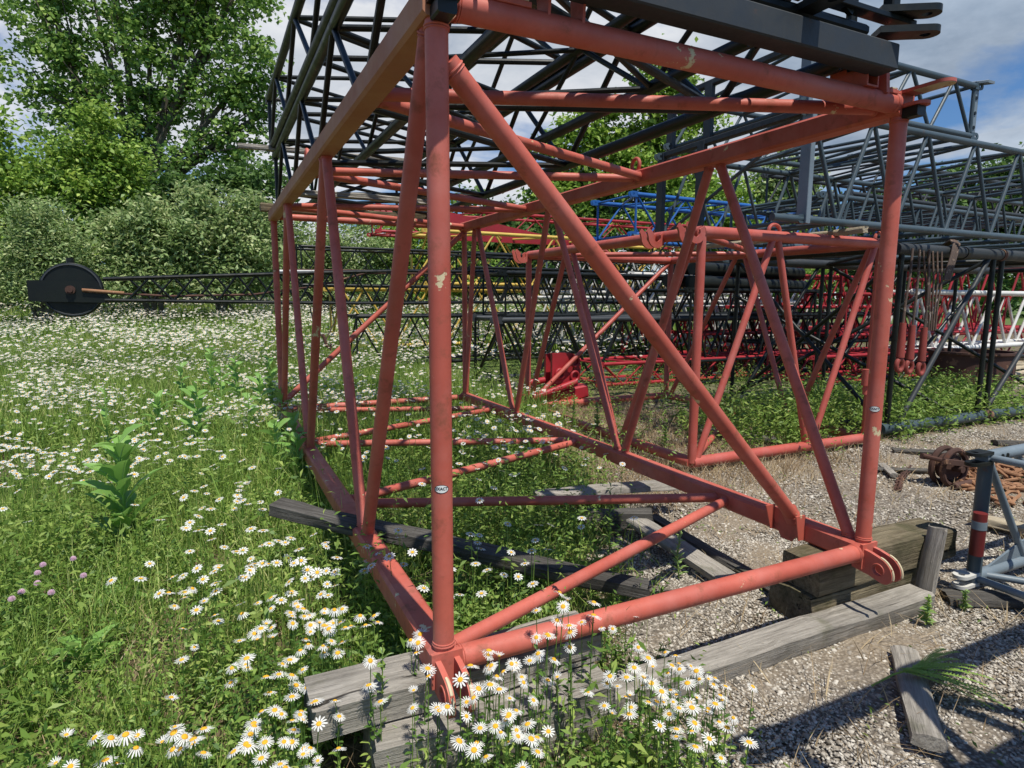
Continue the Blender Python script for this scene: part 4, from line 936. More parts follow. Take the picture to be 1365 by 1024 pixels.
# clusters seen close to the viewer: pixel of the heads, head height, spread, count
clusters = [(95, 1000, .45, .10, 6), (215, 985, .44, .09, 7), (150, 1015, .40, .12, 4), (320, 1010, .36, .12, 7), (395, 985, .34, .16, 16), (385, 945, .34, .13, 8), (410, 850, .42, .16, 16), (350, 840, .42, .12, 6),
    (400, 890, .38, .13, 8), (455, 835, .38, .10, 5), (380, 800, .40, .16, 9), (370, 760, .42, .2, 10), (300, 770, .45, .2, 9), (345, 730, .46, .2, 9), (265, 760, .45, .15, 5), (250, 800, .42, .12, 4), (285, 830, .38, .15, 4), (320, 900, .34, .08, 3),
    (545, 865, .45, .08, 4), (475, 840, .44, .06, 3), (490, 915, .42, .10, 4), (560, 925, .40, .06, 3), (590, 935, .36, .05, 2), (630, 905, .50, .05, 3), (665, 955, .42, .10, 9), (680, 985, .38, .08, 7), (655, 880, .50, .08, 6), (700, 905, .44, .09, 5),
    (720, 870, .50, .10, 5), (745, 835, .52, .12, 6), (780, 815, .5, .1, 3), (830, 820, .42, .08, 3), (735, 945, .36, .04, 1), (700, 965, .36, .06, 3), (815, 935, .36, .07, 5), (845, 915, .36, .09, 6), (870, 890, .38, .10, 6), (900, 925, .36, .10, 8), (885, 970, .34, .05, 2), (930, 945, .34, .10, 8), (950, 905, .34, .08, 5), (980, 930, .3, .1, 4), (965, 985, .3, .05, 2), (910, 1010, .3, .04, 2), (885, 945, .32, .05, 2),
    (620, 770, .40, .15, 6), (540, 760, .46, .12, 5), (500, 735, .46, .12, 5), (700, 765, .42, .10, 4), (660, 735, .4, .2, 5), (745, 720, .36, .2, 4),
    (60, 605, .50, .28, 20), (100, 625, .50, .25, 12), (30, 640, .5, .2, 6), (140, 785, .45, .05, 1), (205, 775, .45, .05, 2), (270, 690, .5, .15, 6), (200, 680, .5, .25, 3), (430, 745, .44, .12, 4), (455, 770, .42, .1, 3), (290, 655, .5, .2, 8), (330, 640, .5, .25, 10), (470, 820, .38, .1, 2)]
pool = []
for (px, py, z, sp, n) in clusters:
    c0 = G(px, py, z)
    for i in range(int(n*1.45)):
        x = c0.x+random.gauss(0, sp*.55); y = c0.y+random.gauss(0, sp*.55)
        if y < 1.25: continue
        pool.append((x, y, max(.12, z+random.gauss(0, .035))))
pool.sort(key=lambda q: q[1]); print('daisies', len(pool))
dl = [('white daisy with yellow centre at the meadow edge left of the near timbers', 'daisies left of the near timbers'),
      ('white daisy with yellow centre growing around the near corner timbers', 'daisies around the near corner timbers'),
      ('white daisy with yellow centre on the gravel edge before the long grey beam', 'daisies before the long grey beam'),
      ('white daisy with yellow centre inside or beside the red frame behind its near tube', 'daisies inside the red frame'),
      ('white daisy with yellow centre out in the left meadow', 'daisies out in the left meadow')]
def place_daisy(i, x, y, z):
    k_ = i if i < 8 else random.choice([0, 1, 1, 2, 2, 3, 4, 4, 5, 6, 7]); pr = protos[k_]
    o = pr if i < 8 else copy_tree(pr)
    sx = random.uniform(.32, .52); zt = tz(x, y)
    o.location = (x, y, zt); o.scale = (sx, sx, (z-zt)); o.rotation_euler = (random.uniform(-.06, .06), random.uniform(-.06, .06), random.uniform(0, 6.28))
    u, v = toUV(x, y)
    k = 0 if (u < -.1 and v < 1.6 and x > -1.5) else 1 if v < .3 and u < .5 else 2 if v < .35 else 3 if u > 0 else 4
    tag(o, dl[k][0], 'daisy', dl[k][1])
for i, (x, y, z) in enumerate(pool[:298]): place_daisy(i, x, y, z)
# undo the flattening of heads caused by tall stems: heads are thin, so nothing to do
# the rest as one mass
extra = pool[298:]
def dens_d(x, y):
    u, v = toUV(x, y)
    return veg_left(x, y)*inview(x, y)*(.12+.88*sstep(-.15, .5, vnoise(x, y, 1.1, 31)))*(1-.55*sstep(-.2, .2, u)*(1-sstep(0, 4, v)))
P1_ = scatter(2600, -5, 2, 3.2, 6.5, lambda x, y: dens_d(x, y)*sstep(3.2, 4.5, y)*.8)
P2_ = scatter(21000, -12, 4.5, 6, 13, dens_d)
P3_ = scatter(52000, -30, 6, 12, 30, lambda x, y: (1-sstep(-1, 3, x-y*.1))*inview(x, y)*(.25+.75*sstep(-.4, .4, vnoise(x, y, .6, 33))))
Pn = np.array([(x, y, tz(x, y)) for x, y, z in extra]) if extra else np.zeros((0, 3))
def mass(Pp, n_pet, dmin, dmax, hmin, hmax, name, label, stems=True):
    n = len(Pp); d = rng.uniform(dmin, dmax, n); hh = rng.uniform(hmin, hmax, n)
    cen = Pp+np.stack([rng.normal(0, .02, n), rng.normal(0, .02, n), hh], 1)
    # frame of the head
    nr = np.stack([rng.normal(0, .28, n), rng.normal(-.12, .28, n), np.ones(n)], 1); nr /= np.linalg.norm(nr, axis=1)[:, None]
    e1 = np.cross(nr, np.tile([0, 1., .1], (n, 1))); e1 /= np.linalg.norm(e1, axis=1)[:, None]; e2 = np.cross(nr, e1)
    ph = rng.uniform(0, 6.28, n); Vs = []; Fs = []; mi = []; off = 0
    # petals: kite quads
    k = n_pet
    A_ = ph[:, None]+np.arange(k)*2*np.pi/k
    def ring(r_, da, z): a = A_+da; return cen[:, None]+(d[:, None]*r_)[..., None]*(np.cos(a)[..., None]*e1[:, None]+np.sin(a)[..., None]*e2[:, None])+nr[:, None]*(z*d)[:, None, None]
    w = np.pi/k*.8
    V = np.stack([ring(.08, 0, 0), ring(.36, -w, .02), ring(.5, 0, -.03), ring(.36, w, .02)], 2).reshape(-1, 3)
    Fc = (np.arange(n*k)*4)[:, None]+np.arange(4); Vs.append(V); Fs.append(Fc); mi.append(np.zeros(len(Fc))); off += len(V)
    # disc: 6-gon as two quads
    def rd(r_, a, z): return cen+(d*r_)[:, None]*(np.cos(a)*e1+np.sin(a)*e2)+nr*(z*d)[:, None]
    V = np.stack([rd(.15, i*np.pi/3, .045) for i in range(6)], 1).reshape(-1, 3)
    o = off+(np.arange(n)*6)[:, None]; Fc = np.concatenate([o+np.array([0, 1, 2, 3]), o+np.array([0, 3, 4, 5])]); Vs.append(V); Fs.append(Fc); mi.append(np.ones(len(Fc))); off += len(V)
    if stems:
        sx = np.array([.0022, 0, 0]); sy = np.array([0, .0022, 0])
        V = np.stack([Pp-sx, Pp+sx, cen+sx*.6, cen-sx*.6], 1).reshape(-1, 3)
        Fc = off+(np.arange(n)*4)[:, None]+np.arange(4); Vs.append(V); Fs.append(Fc); mi.append(np.full(len(Fc), 2)); off += len(V)
    tag(fast(name, np.concatenate(Vs), np.concatenate(Fs), [PETAL, DISC, FORB], np.concatenate(mi)), label, 'daisies', kind='stuff')
mass(np.concatenate([Pn, P1_, P2_]), 10, .042, .062, .34, .56, 'daisy_meadow', 'white daisies filling the meadow beyond the nearest ones')
mass(P3_, 6, .06, .095, .48, .74, 'far_daisy_meadow', 'far part of the daisy meadow running to the willows', False)

# ---------------------------------------------------------------- broad-leaved plants
def broad(name, label, px, py, hgt, nl, L_, w, seed, cat='plant', group=None, lean=(0, 0), m=BROAD, z0=0, stemr=.010, upw=.9):
    g = G(px, py, z0); rr = random.Random(seed)
    root = empty(name, (g.x, g.y, tz(g.x, g.y)), rr.uniform(0, 6), label=label, cat=cat, group=group)
    mb = MB(); top = Vector((lean[0], lean[1], hgt)); mid = top*.5+Vector((rr.uniform(-.02, .02), 0, 0))
    mb.path([(0, 0, 0), mid, top], stemr, 7, rs=[stemr, stemr*.8, stemr*.4]); mb.build('stem', m, root)
    for i in range(nl):
        t = .08+.9*i/nl; p0 = Vector((0, 0, 0)).lerp(mid, t*2) if t < .5 else mid.lerp(top, t*2-1)
        a = i*2.4+rr.uniform(-.6, .6); LL = L_*(1-.45*t)*rr.uniform(.6, 1.2); twi = rr.uniform(-.6, .6); ww = w*1.3*(1-.35*t)*rr.uniform(.85, 1.1)
        d = Vector((math.cos(a), math.sin(a), (upw+.5*t)*rr.uniform(.5, 1.3))).normalized(); side = d.cross(Vector((0, 0, 1))).normalized(); side = (side+side.cross(d)*twi).normalized(); nrm = side.cross(d)
        lf = MB(); n = 9; vs = []; rv = []
        for k in range(n+1):
            q = k/n; c_ = p0+d*LL*q*(1-.1*q)+Vector((0, 0, -LL*.26*q*q)); wd = ww*(.12+math.sin(math.pi*min(.985, q**.8)))*.5*(1+.14*math.sin(k*2.1+seed+i))
            up_ = nrm*wd*.42
            vs += [c_-side*wd+up_, c_-nrm*.0, c_+side*wd+up_]; rv.append(c_+nrm*.0015)
        lf.add(vs, [f for k in range(n) for f in ((3*k, 3*k+1, 3*k+4, 3*k+3), (3*k+1, 3*k+2, 3*k+5, 3*k+4))])
        lf.path(rv, .0022, 4, mi=1, rs=[.0028*(1-.8*k/n)+.0004 for k in range(n+1)])
        lf.build('leaf', [m, RIB], root, True, 80)
    return root
broad('thistle_plant', 'tall broad-leaved green plant standing alone in the left foreground', 172, 752, .80, 24, .46, .085, 3)
broad('thistle_plant', 'slender broad-leaved plant behind the tall one, tip above the daisies', 150, 640, .85, 11, .30, .055, 5)
broad('thistle_plant', 'broad-leaved plant beside the far left end of the dark plank', 400, 668, .55, 16, .38, .08, 7)
broad('thistle_plant', 'dark leafy plant just left of the dark plank tip', 370, 655, .62, 15, .36, .075, 9)
broad('thistle_plant', 'upright broad-leaved plant in the meadow left of the red posts', 300, 600, .95, 15, .36, .07, 12)
broad('thistle_plant', 'broad-leaved plant among daisies close left of the posts', 335, 615, .7, 12, .34, .07, 13)
broad('thistle_plant', 'young broad-leaved plant in the middle meadow', 245, 560, .8, 11, .36, .07, 16)
for i, (px, py, hh, lab) in enumerate([(268, 620, .8, 'broad-leaved plant in the daisies left of the frame, nearest of the row'), (318, 560, .9, 'tall broad-leaved plant rising in front of the leftmost red post foot'), (350, 580, .75, 'dense broad-leaved plant at the left edge of the red frame'),
        (378, 600, .7, 'leafy plant touching the left bottom rail of the red frame'), (395, 640, .6, 'leafy plant just above the dark plank at the left rail'), (285, 545, .95, 'tall leafy plant in the meadow left of the leftmost post'), (215, 600, .6, 'small leafy plant between the tall plant and the red frame'), (362, 548, .8, 'leafy plant beside the far bottom corner of the red frame')]):
    broad('thistle_plant', lab, px, py, hh, 18, .38, .075, 60+i)
broad('leaf_rosette', 'low rosette of long pale green leaves at lower left', 108, 905, .16, 8, .30, .07, 21, upw=.5)
broad('leaf_rosette', 'yellow green leaf rosette beneath the tall left plant', 165, 815, .10, 6, .24, .06, 22, upw=.5)
broad('willowherb', 'single leafy stalk rising before the near left timber block', 515, 1050, .52, 22, .09, .022, 25, cat='plant', m=WEED, stemr=.004)
broad('willowherb', 'small bright leafy shoot at lower left between straw patches', 278, 965, .20, 26, .08, .014, 26, cat='plant', m=WEED, stemr=.004, upw=1.4)
broad('willowherb', 'leafy stalk growing through the underside bracing of the red frame', 812, 740, .50, 24, .09, .02, 27, cat='plant', m=WEED, stemr=.004)
broad('willowherb', 'bushy young goldenrod behind the right rail next to the hook block', 765, 590, .55, 60, .13, .022, 28, cat='plant', m=WEED, stemr=.005, upw=.7)
broad('willowherb', 'second bushy goldenrod a little right of the first behind the rail', 795, 585, .42, 50, .12, .022, 29, cat='plant', m=WEED, stemr=.005, upw=.7)
broad('willowherb', 'short leafy weed below the right rail where dry grass begins', 885, 600, .28, 34, .10, .025, 30, cat='plant', m=WEED, stemr=.005, upw=.5)
broad('willowherb', 'single weed on the gravel left of the right timber stack', 905, 770, .30, 34, .08, .012, 31, cat='plant', m=GRASS, stemr=.004, upw=1.0)
broad('willowherb', 'small weed tuft at the foot of the right timber stack', 1235, 835, .16, 30, .07, .02, 32, cat='plant', m=WEED, stemr=.004, upw=.6)
broad('willowherb', 'pale mint green weed tuft right of the timber stack', 1285, 815, .12, 34, .05, .016, 33, cat='plant', m=WEED, stemr=.004, upw=.6)
# feathery plant over the lower right plank
g = G(1190, 905, .05); fe = empty('feathery_plant', (g.x, g.y, 0), .0, label='feathery bright green horsetail-like plant over the lower right plank', cat='plant')
b = MB(); b.path([(-.08, .02, 0), (0, 0, .07), (.12, 0, .11)], .004, 6); b.build('stem', FEATH, fe)
for i in range(16):
    b = MB(); a = -1.1+2.2*i/15; ln = .30+.05*math.sin(i*2.1)
    pts = [Vector((.02+.012*i*.5, 0, .09))+Vector((ln*t*math.cos(a*.55), ln*t*math.sin(a)*.75, .05*t-.08*t*t+.01*math.sin(i))) for t in np.linspace(0, 1, 12)]
    for k in range(1, 12):
        for s in (-1, 1):
            for q in (0, 1):
                d = (pts[k]-pts[k-1]).normalized(); sd = Vector((-d.y, d.x, 0))
                leaf_strip(b, pts[k].lerp(pts[k-1], q*.5), d*1.2+sd*s+Vector((0, 0, .25)), .028*(1-.5*k/12), .006, .1, 2)
    b.path(pts, .0015, 4); b.build('frond', FEATH, fe)
# pink clover heads
cl0 = None
for i, (px, py) in enumerate([(48, 765), (52, 778), (32, 788), (68, 789), (108, 768), (14, 800), (100, 745), (60, 752)]):
    g = G(px, py, .30)
    if cl0 is None:
        mb = MB(); mb.path([(0, 0, 0), (.01, 0, .15), (0, .01, .30)], .002, 5)
        for k in range(6): a = k*1.9; leaf_strip(mb, (0, 0, .05+.03*k), (math.cos(a), math.sin(a), .4), .03, .014, .2)
        cl0 = mb.build('clover_flower', FORB)
        hd = MB()
        for k in range(70):
            a = k*2.399; ph = math.acos(1-2*(k+.5)/70*.8); d = Vector((math.sin(ph)*math.cos(a), math.sin(ph)*math.sin(a), math.cos(ph)))
            hd.tube(Vector((0, .01, .30))+d*.004, Vector((0, .01, .30))+d*.015, .0022, 5, .001)
        hd.build('flower_head', PINK, cl0); o = cl0
    else: o = copy_tree(cl0)
    o.location = (g.x, g.y, 0); o.rotation_euler[2] = i*1.3; tag(o, 'pink clover head in the green herbs at lower left', 'clover', 'pink clover in the lower left herbs')

# ---------------------------------------------------------------- trees
def tree(name, label, X0, Y0, blobs, trunk_h, tr, nleaf, lsize, leafm, seed, cat='tree', group=None, limbs=True, asp=1.7, clump=.5, fill=1., thin=None):
    """blobs: (dx, dy, z, rx, ry, rz) ellipsoids of the crown, relative to the trunk foot"""
    rg = np.random.default_rng(seed); rr = random.Random(seed); z0 = tz(X0, Y0)-.1
    root = empty(name, (X0, Y0, z0), 0, label=label, cat=cat, group=group)
    sat = []
    for b_ in blobs:
        for k in range(4):
            t = rr.uniform(-.3, math.pi+.3); q = rr.uniform(.28, .5); sat.append((b_[0]+b_[3]*math.cos(t)*1.0, b_[1]+rr.uniform(-.5, .5)*b_[4], b_[2]+b_[5]*math.sin(t)*1.0, b_[3]*q, b_[4]*q, b_[5]*q*rr.uniform(.7, 1.3)))
    blobs = [tuple(b_[:3])+tuple(x*.86 for x in b_[3:]) for b_ in blobs]; allb = blobs+sat
    tk = MB(); 
    if limbs:
        tk.path([(0, 0, 0), (.05*trunk_h*rr.uniform(-.3, .3), 0, trunk_h*.5), (rr.uniform(-.2, .2), 0, trunk_h)], tr, 9, rs=[tr, tr*.8, tr*.6])
        for b_ in blobs:
            c = Vector(b_[:3]); s = Vector((0, 0, trunk_h*rr.uniform(.55, 1)))
            m1 = s.lerp(c, .5)+Vector((rr.uniform(-.3, .3), rr.uniform(-.3, .3), .4))
            tk.path([s, m1, c, c+Vector((rr.uniform(-.4, .4)*b_[3], 0, b_[5]*.7))], tr*.3, 6, rs=[tr*.45, tr*.32, tr*.2, tr*.05])
            for k in range(5):
                e = c+Vector((rr.uniform(-.8, .8)*b_[3], rr.uniform(-.8, .8)*b_[4], rr.uniform(-.6, .8)*b_[5])); tk.path([m1.lerp(c, rr.random()), (m1+e)/2+Vector((0, 0, .2)), e], tr*.1, 5, rs=[tr*.14, tr*.09, tr*.03])
    else:
        for k in range(7):
            b_ = blobs[k % len(blobs)]; e = Vector((b_[0]+rr.uniform(-.5, .5)*b_[3], b_[1], b_[2]+.4*b_[5])); tk.path([(rr.uniform(-.3, .3), 0, 0), e*.5+Vector((0, 0, .3)), e], tr, 6, rs=[tr, tr*.7, tr*.2])
    tk.build('trunk', BARK, root)
    vol = np.array([b_[3]*b_[5] for b_ in allb]); vol = vol/vol.sum(); PS = []
    ncl = max(20, int(nleaf/26))
    for b_, q in zip(allb, vol):
        k = int(ncl*q)+4; d = rg.normal(size=(k, 3)); d /= np.linalg.norm(d, axis=1)[:, None]
        r_ = rg.random(k)**.42*(1+.16*np.sin(d[:, 0]*7+seed)*np.cos(d[:, 2]*6)+.12*rg.normal(size=k))
        cc = np.array(b_[:3])+d*r_[:, None]*np.array(b_[3:])
        m_ = int(nleaf*q/k)+1
        cs = clump*rg.uniform(.5, 1.2, k)
        off = rg.normal(size=(k, m_, 3))*cs[:, None, None]*np.array([1, 1, .55]); 
        PS.append((cc[:, None]+off).reshape(-1, 3))
    P = np.concatenate(PS)
    P = P[P[:, 2] > .05]
    n = len(P); d = rg.normal(size=(n, 3)); d[:, 2] = d[:, 2]*.6-.25; d /= np.linalg.norm(d, axis=1)[:, None]
    nr = rg.normal(size=(n, 3))*.6; nr[:, 2] += .9; nr -= d*(nr*d).sum(1)[:, None]; nr /= np.linalg.norm(nr, axis=1)[:, None]
    s = np.cross(d, nr); sz = (lsize*rg.uniform(.6, 1.35, n))[:, None]
    V = np.stack([P, P+d*sz*.5+s*sz/asp*.5+nr*sz*.1, P+d*sz-nr*sz*.1, P+d*sz*.5-s*sz/asp*.5+nr*sz*.1], 1).reshape(-1, 3)
    fast('crown', V, (np.arange(n)*4)[:, None]+np.arange(4), leafm, parent=root)
    return root
def bl(px, py, rx, rz, Y, X0, dy=0, ry=None):
    """crown ellipsoid from its picture place at depth Y, relative to foot X0"""
    p_ = A(px, py, Y+dy); k = (Y+dy)/F*1.02; z0 = tz(X0, Y)-.1
    return (p_.x-X0, dy, p_.z-z0, rx*k, (ry if ry else rx*k*.8), rz*k)
def tree_px(name, label, pxfoot, Y, bls, **k):
    X0 = A(pxfoot, 400, Y).x
    return tree(name, label, X0, Y, [bl(*b_, Y, X0) if len(b_) == 4 else bl(*b_[:4], Y, X0, b_[4]) for b_ in bls], **k)
tree_px('broadleaf_tree', 'very tall broadleaf tree with open crown rising at upper left', 190, 30,
        [(72, 50, 46, 36), (130, 20, 60, 50), (200, 60, 60, 50), (280, 40, 60, 55), (320, 110, 40, 45), (60, 120, 50, 40), (120, 110, 50, 45), (240, 130, 60, 45), (310, 180, 45, 45), (170, 170, 60, 40), (90, 190, 50, 40), (240, 210, 60, 40), (330, 240, 35, 30), (150, -40, 80, 50), (260, -40, 80, 50), (60, -15, 45, 40), (350, 150, 22, 40), (310, 0, 45, 35)],
        trunk_h=6.5, tr=.42, nleaf=30000, lsize=.23, leafm=MAPLE, seed=5, asp=1.3, clump=.29)
tree_px('broadleaf_tree', 'yellow green leafy tree at the far left picture edge', 5, 24,
        [(-25, 200, 40, 40), (20, 245, 42, 40), (0, 300, 50, 50), (40, 330, 50, 50), (20, 380, 60, 30), (-60, 260, 60, 90)], trunk_h=3, tr=.2, nleaf=19000, lsize=.22, leafm=LIME, seed=6, clump=.42)
tree_px('broadleaf_tree', 'dense rounded green tree between the left edge and the tall tree', 125, 23,
        [(130, 195, 32, 36), (108, 245, 40, 42), (150, 250, 34, 42), (125, 310, 52, 50), (105, 370, 60, 35), (70, 245, 26, 34)], trunk_h=3, tr=.2, nleaf=20000, lsize=.18, leafm=LIME, seed=7, clump=.35)
tree_px('broadleaf_tree', 'dark shrubby tree filling the gap below the tall tree', 230, 27,
        [(200, 280, 60, 50), (280, 290, 70, 50), (350, 300, 50, 60), (230, 340, 90, 50), (340, 360, 70, 40)], trunk_h=2.5, tr=.2, nleaf=15000, lsize=.24, leafm=DARKF, seed=8, clump=.45)
tree_px('willow_bush', 'rounded grey green willow bush below the tall tree, left one', 205, 21, [(205, 318, 32, 34), (165, 340, 34, 40), (225, 345, 36, 44), (190, 372, 50, 26)], trunk_h=1, tr=.08, nleaf=9500, lsize=.19, leafm=WILLOW, seed=9, cat='bush', limbs=False, asp=2.4, clump=.34)
tree_px('willow_bush', 'rounded grey green willow bush next to the red frame, right one', 300, 21.5, [(262, 292, 30, 30), (300, 305, 34, 42), (335, 315, 26, 40), (275, 350, 40, 38), (330, 360, 38, 34), (300, 380, 60, 22)], trunk_h=1, tr=.08, nleaf=11500, lsize=.19, leafm=WILLOW, seed=10, cat='bush', limbs=False, asp=2.4, clump=.34)
tree_px('willow_bush', 'pale willow bush at far left behind the sheave', 60, 19.5, [(60, 318, 30, 34), (25, 350, 34, 34), (92, 352, 28, 34), (60, 385, 60, 20)], trunk_h=1, tr=.08, nleaf=15000, lsize=.13, leafm=WILLOW, seed=11, cat='bush', limbs=False, asp=2.4, clump=.34)
tree_px('willow_bush', 'grey green bush seen between the left posts of the frame', 430, 24, [(420, 340, 40, 35), (460, 325, 40, 40), (400, 370, 50, 30), (480, 365, 45, 30), (440, 385, 70, 20)], trunk_h=1, tr=.08, nleaf=17000, lsize=.15, leafm=WILLOW, seed=12, cat='bush', limbs=False, asp=2.6, clump=.28)
tree_px('willow_bush', 'green bush behind the near left post of the frame', 530, 25, [(520, 330, 40, 42), (560, 345, 40, 45), (500, 375, 45, 30), (570, 385, 45, 24), (610, 350, 35, 40)], trunk_h=1, tr=.08, nleaf=16000, lsize=.17, leafm=LIME, seed=13, cat='bush', limbs=False, asp=2., clump=.3)
tree_px('broadleaf_tree', 'tall bright green tree behind the centre of the black stack', 845, 32,
        [(870, 120, 38, 40), (900, 170, 42, 45), (835, 190, 50, 40), (790, 190, 45, 40), (880, 240, 60, 40), (800, 250, 60, 40), (940, 265, 50, 30), (760, 270, 50, 35), (870, 300, 90, 30), (745, 230, 30, 35)],
        trunk_h=6, tr=.3, nleaf=24000, lsize=.27, leafm=LIME, seed=14, asp=1.5, clump=.36)
for i, (px, Y, bls, lab, lm) in enumerate([
        (650, 30, [(640, 310, 45, 40), (690, 330, 50, 40), (660, 370, 70, 30)], 'dark green tree low behind the yellow sections', DARKF),
        (760, 31, [(740, 320, 60, 40), (800, 330, 60, 40), (770, 370, 80, 35)], 'dark leafy tree just right of the yellow sections', DARKF),
        (960, 33, [(950, 300, 60, 35), (1010, 320, 60, 40), (980, 360, 80, 40)], 'low spreading tree behind the red hooks', LIME),
        (1060, 34, [(1045, 240, 26, 36), (1060, 285, 40, 40), (1030, 300, 35, 30)], 'thin pale tree seen beside the grey end column', WILLOW),
        (1140, 36, [(1120, 320, 60, 35), (1190, 310, 60, 40), (1150, 360, 90, 40)], 'dark tree behind the blue section', DARKF),
        (1270, 34, [(1250, 280, 45, 40), (1310, 270, 50, 45), (1280, 330, 90, 45)], 'dark tree at right behind the slate lattice', DARKF),
        (1380, 33, [(1360, 260, 40, 45), (1400, 300, 60, 60), (1350, 340, 60, 50)], 'dark tree at the right picture edge', DARKF)]):
    tree_px('broadleaf_tree', lab, px, Y, bls, trunk_h=3, tr=.2, nleaf=9000, lsize=.30, leafm=lm, seed=20+i, clump=.5)
# distant wood along the horizon
PS = []
for i in range(260):
    t = rng.uniform(-1.05, 1.15); y = rng.uniform(52, 62); x = t*y; r_ = rng.uniform(1.4, 2.4); k = 110
    d = rng.normal(size=(k, 3)); d /= np.linalg.norm(d, axis=1)[:, None]
    PS.append(np.array([x, y, rng.uniform(1.2, 3.6)])+d*(rng.random(k)**.35)[:, None]*r_*np.array([1.3, 1, 1]))
P = np.concatenate(PS); V, Fc = leaves_np(P, rng.uniform(.4, .9, len(P)), .5, 1.4)
tag(fast('distant_wood', V, Fc, DARKF), 'distant strip of woodland along the horizon', 'woodland', kind='stuff')

# ---------------------------------------------------------------- sky, sun, camera
w_ = bpy.data.worlds.new('World'); bpy.context.scene.world = w_; w_.use_nodes = True; nt = w_.node_tree; nt.nodes.clear()
sd_ = Wv*.03-Dv*.43; SX, SY = sd_.x, sd_.y; EL = math.atan2(1, math.hypot(SX, SY))   # direction toward the sun
az = math.atan2(SX, SY)
sky = N(nt, 'ShaderNodeTexSky', sky_type='NISHITA', sun_disc=False); sky.sun_elevation = EL; sky.sun_rotation = az; sky.air_density = 1.0; sky.dust_density = .6; sky.ozone_density = 1.6
tc = N(nt, 'ShaderNodeTexCoord').outputs['Generated']
sx = N(nt, 'ShaderNodeSeparateXYZ'); LK(nt, tc, sx.inputs[0])
mx = N(nt, 'ShaderNodeMath', operation='MAXIMUM'); LK(nt, sx.outputs[2], mx.inputs[0]); mx.inputs[1].default_value = 0
ad = N(nt, 'ShaderNodeMath', operation='ADD'); LK(nt, mx.outputs[0], ad.inputs[0]); ad.inputs[1].default_value = .22
dvn = N(nt, 'ShaderNodeVectorMath', operation='DIVIDE'); cb = N(nt, 'ShaderNodeCombineXYZ')
for i in range(3): LK(nt, ad.outputs[0], cb.inputs[i])
LK(nt, tc, dvn.inputs[0]); LK(nt, cb.outputs[0], dvn.inputs[1])
mp = N(nt, 'ShaderNodeMapping'); mp.inputs['Location'].default_value = (0, 3, 0); mp.inputs['Scale'].default_value = (1, 1, .4); LK(nt, dvn.outputs[0], mp.inputs[0])
n1 = noise(nt, mp.outputs[0], 1.35, 8, .56)
n2 = noise(nt, mp.outputs[0], 3.2, 8, .6)
n1.node.inputs['Distortion'].default_value = .3
def toward(d, c0, c1):
    d = Vector(d).normalized(); q = N(nt, 'ShaderNodeVectorMath', operation='DOT_PRODUCT'); LK(nt, tc, q.inputs[0]); q.inputs[1].default_value = d
    return ramp(nt, [(math.cos(c0), (0,)*3), (math.cos(c1), (1,)*3)], q.outputs['Value'])
bank = toward((.62, .72, .42), R(26), R(9))        # a dark cloud bank high in the north-east
gap1 = toward((.72, .90, .20), R(13), R(4))        # clear blue under it
gap2 = toward((-.80, .90, .26), R(13), R(5))
def M2(op, a, b):
    q = N(nt, 'ShaderNodeMath', operation=op)
    for k, x in enumerate((a, b)):
        if hasattr(x, 'is_output'): LK(nt, x, q.inputs[k])
        else: q.inputs[k].default_value = x
    return q.outputs[0]
nb = M2('ADD', n1, M2('MULTIPLY', bank, .30))
nb = M2('SUBTRACT', nb, M2('MULTIPLY', gap1, .26)); nb = M2('SUBTRACT', nb, M2('MULTIPLY', gap2, .10))
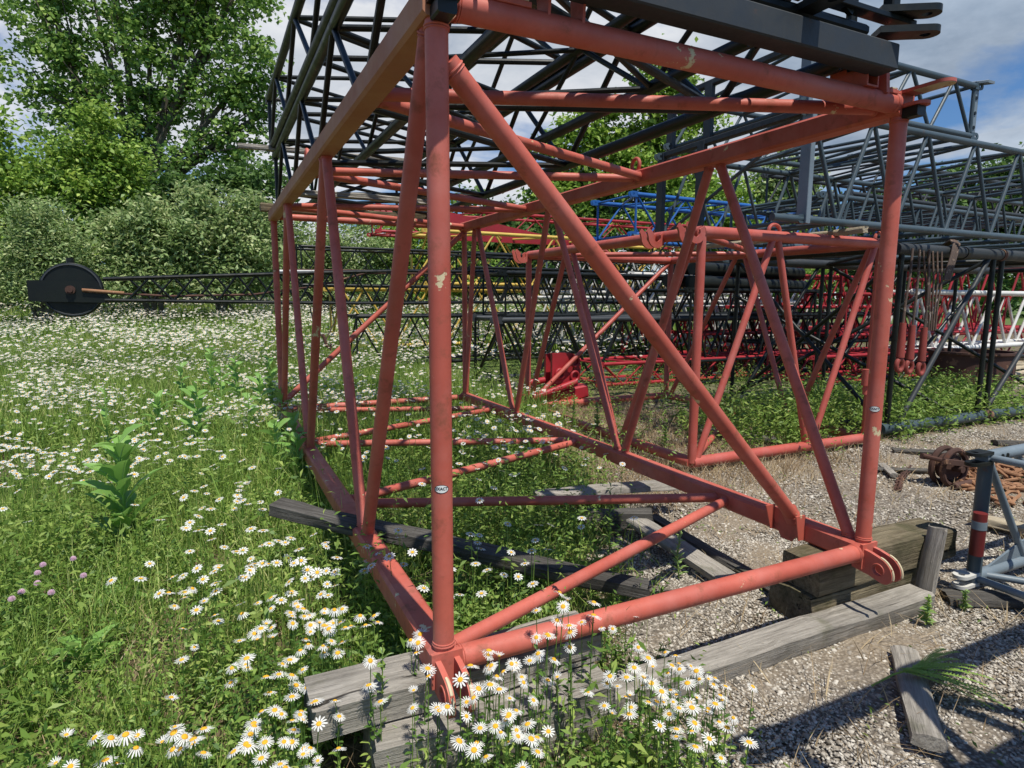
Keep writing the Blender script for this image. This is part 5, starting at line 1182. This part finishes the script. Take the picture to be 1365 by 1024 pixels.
cov = mix(nt, 1., ramp(nt, [(.41, (0,)*3), (.52, (1,)*3)], nb), M2('MULTIPLY', ramp(nt, [(.42, (1,)*3), (.58, (0,)*3)], sx.outputs[2]), ramp(nt, [(.0, (.12,)*3), (.35, (1,)*3)], sx.outputs[1])), 'MULTIPLY')
dens = ramp(nt, [(.50, (0,)*3), (.70, (1,)*3)], nb)
cc = mix(nt, dens, (13.5, 13.8, 14.4), (5.2, 6.4, 8.2))
cc = mix(nt, ramp(nt, [(.40, (.0,)*3), (.75, (.5,)*3)], n2), cc, (14.5, 14.8, 15.2))
cc = mix(nt, M2('MULTIPLY', bank, .80), cc, mix(nt, ramp(nt, [(.38, (0,)*3), (.7, (1,)*3)], n2), (2.9, 4.3, 6.3), (7.0, 8.8, 11.2)))
blue = mix(nt, 1., sky.outputs[0], (.95, 1.38, 1.85), 'MULTIPLY')
fin = mix(nt, cov, blue, cc)
bg = N(nt, 'ShaderNodeBackground', i={'Strength': .06}); LK(nt, fin, bg.inputs[0]); ow = N(nt, 'ShaderNodeOutputWorld'); LK(nt, bg.outputs[0], ow.inputs[0])
sl_ = bpy.data.lights.new('sun', 'SUN'); sl_.energy = 5.0; sl_.angle = R(.53); sl_.color = (1, .95, .85)
so_ = bpy.data.objects.new('sun', sl_); C.objects.link(so_)
hn = math.hypot(SX, SY); dirn = Vector((SX/hn*math.cos(EL), SY/hn*math.cos(EL), math.sin(EL))); so_.rotation_euler = dirn.to_track_quat('Z', 'Y').to_euler(); so_.location = (5, -5, 20)
cam = bpy.data.cameras.new('camera'); co = bpy.data.objects.new('camera', cam); C.objects.link(co)
cam.sensor_width = 36; cam.lens = F/1365*36; cam.clip_start = .05; cam.clip_end = 3000
co.matrix_world = Matrix.Translation((0, 0, CZ))@(Matrix.Rotation(R(90)-PIT, 4, 'X')@Matrix.Rotation(ROLL, 4, 'Z'))
sc = bpy.context.scene; sc.camera = co
sc.view_settings.view_transform = 'Standard'; sc.view_settings.look = 'None'; sc.view_settings.exposure = 0; sc.view_settings.gamma = 1
sc.cycles.max_bounces = 6; sc.cycles.diffuse_bounces = 3; sc.cycles.transmission_bounces = 3; sc.cycles.caustics_reflective = False; sc.cycles.caustics_refractive = False
sc.cycles.use_denoising = True
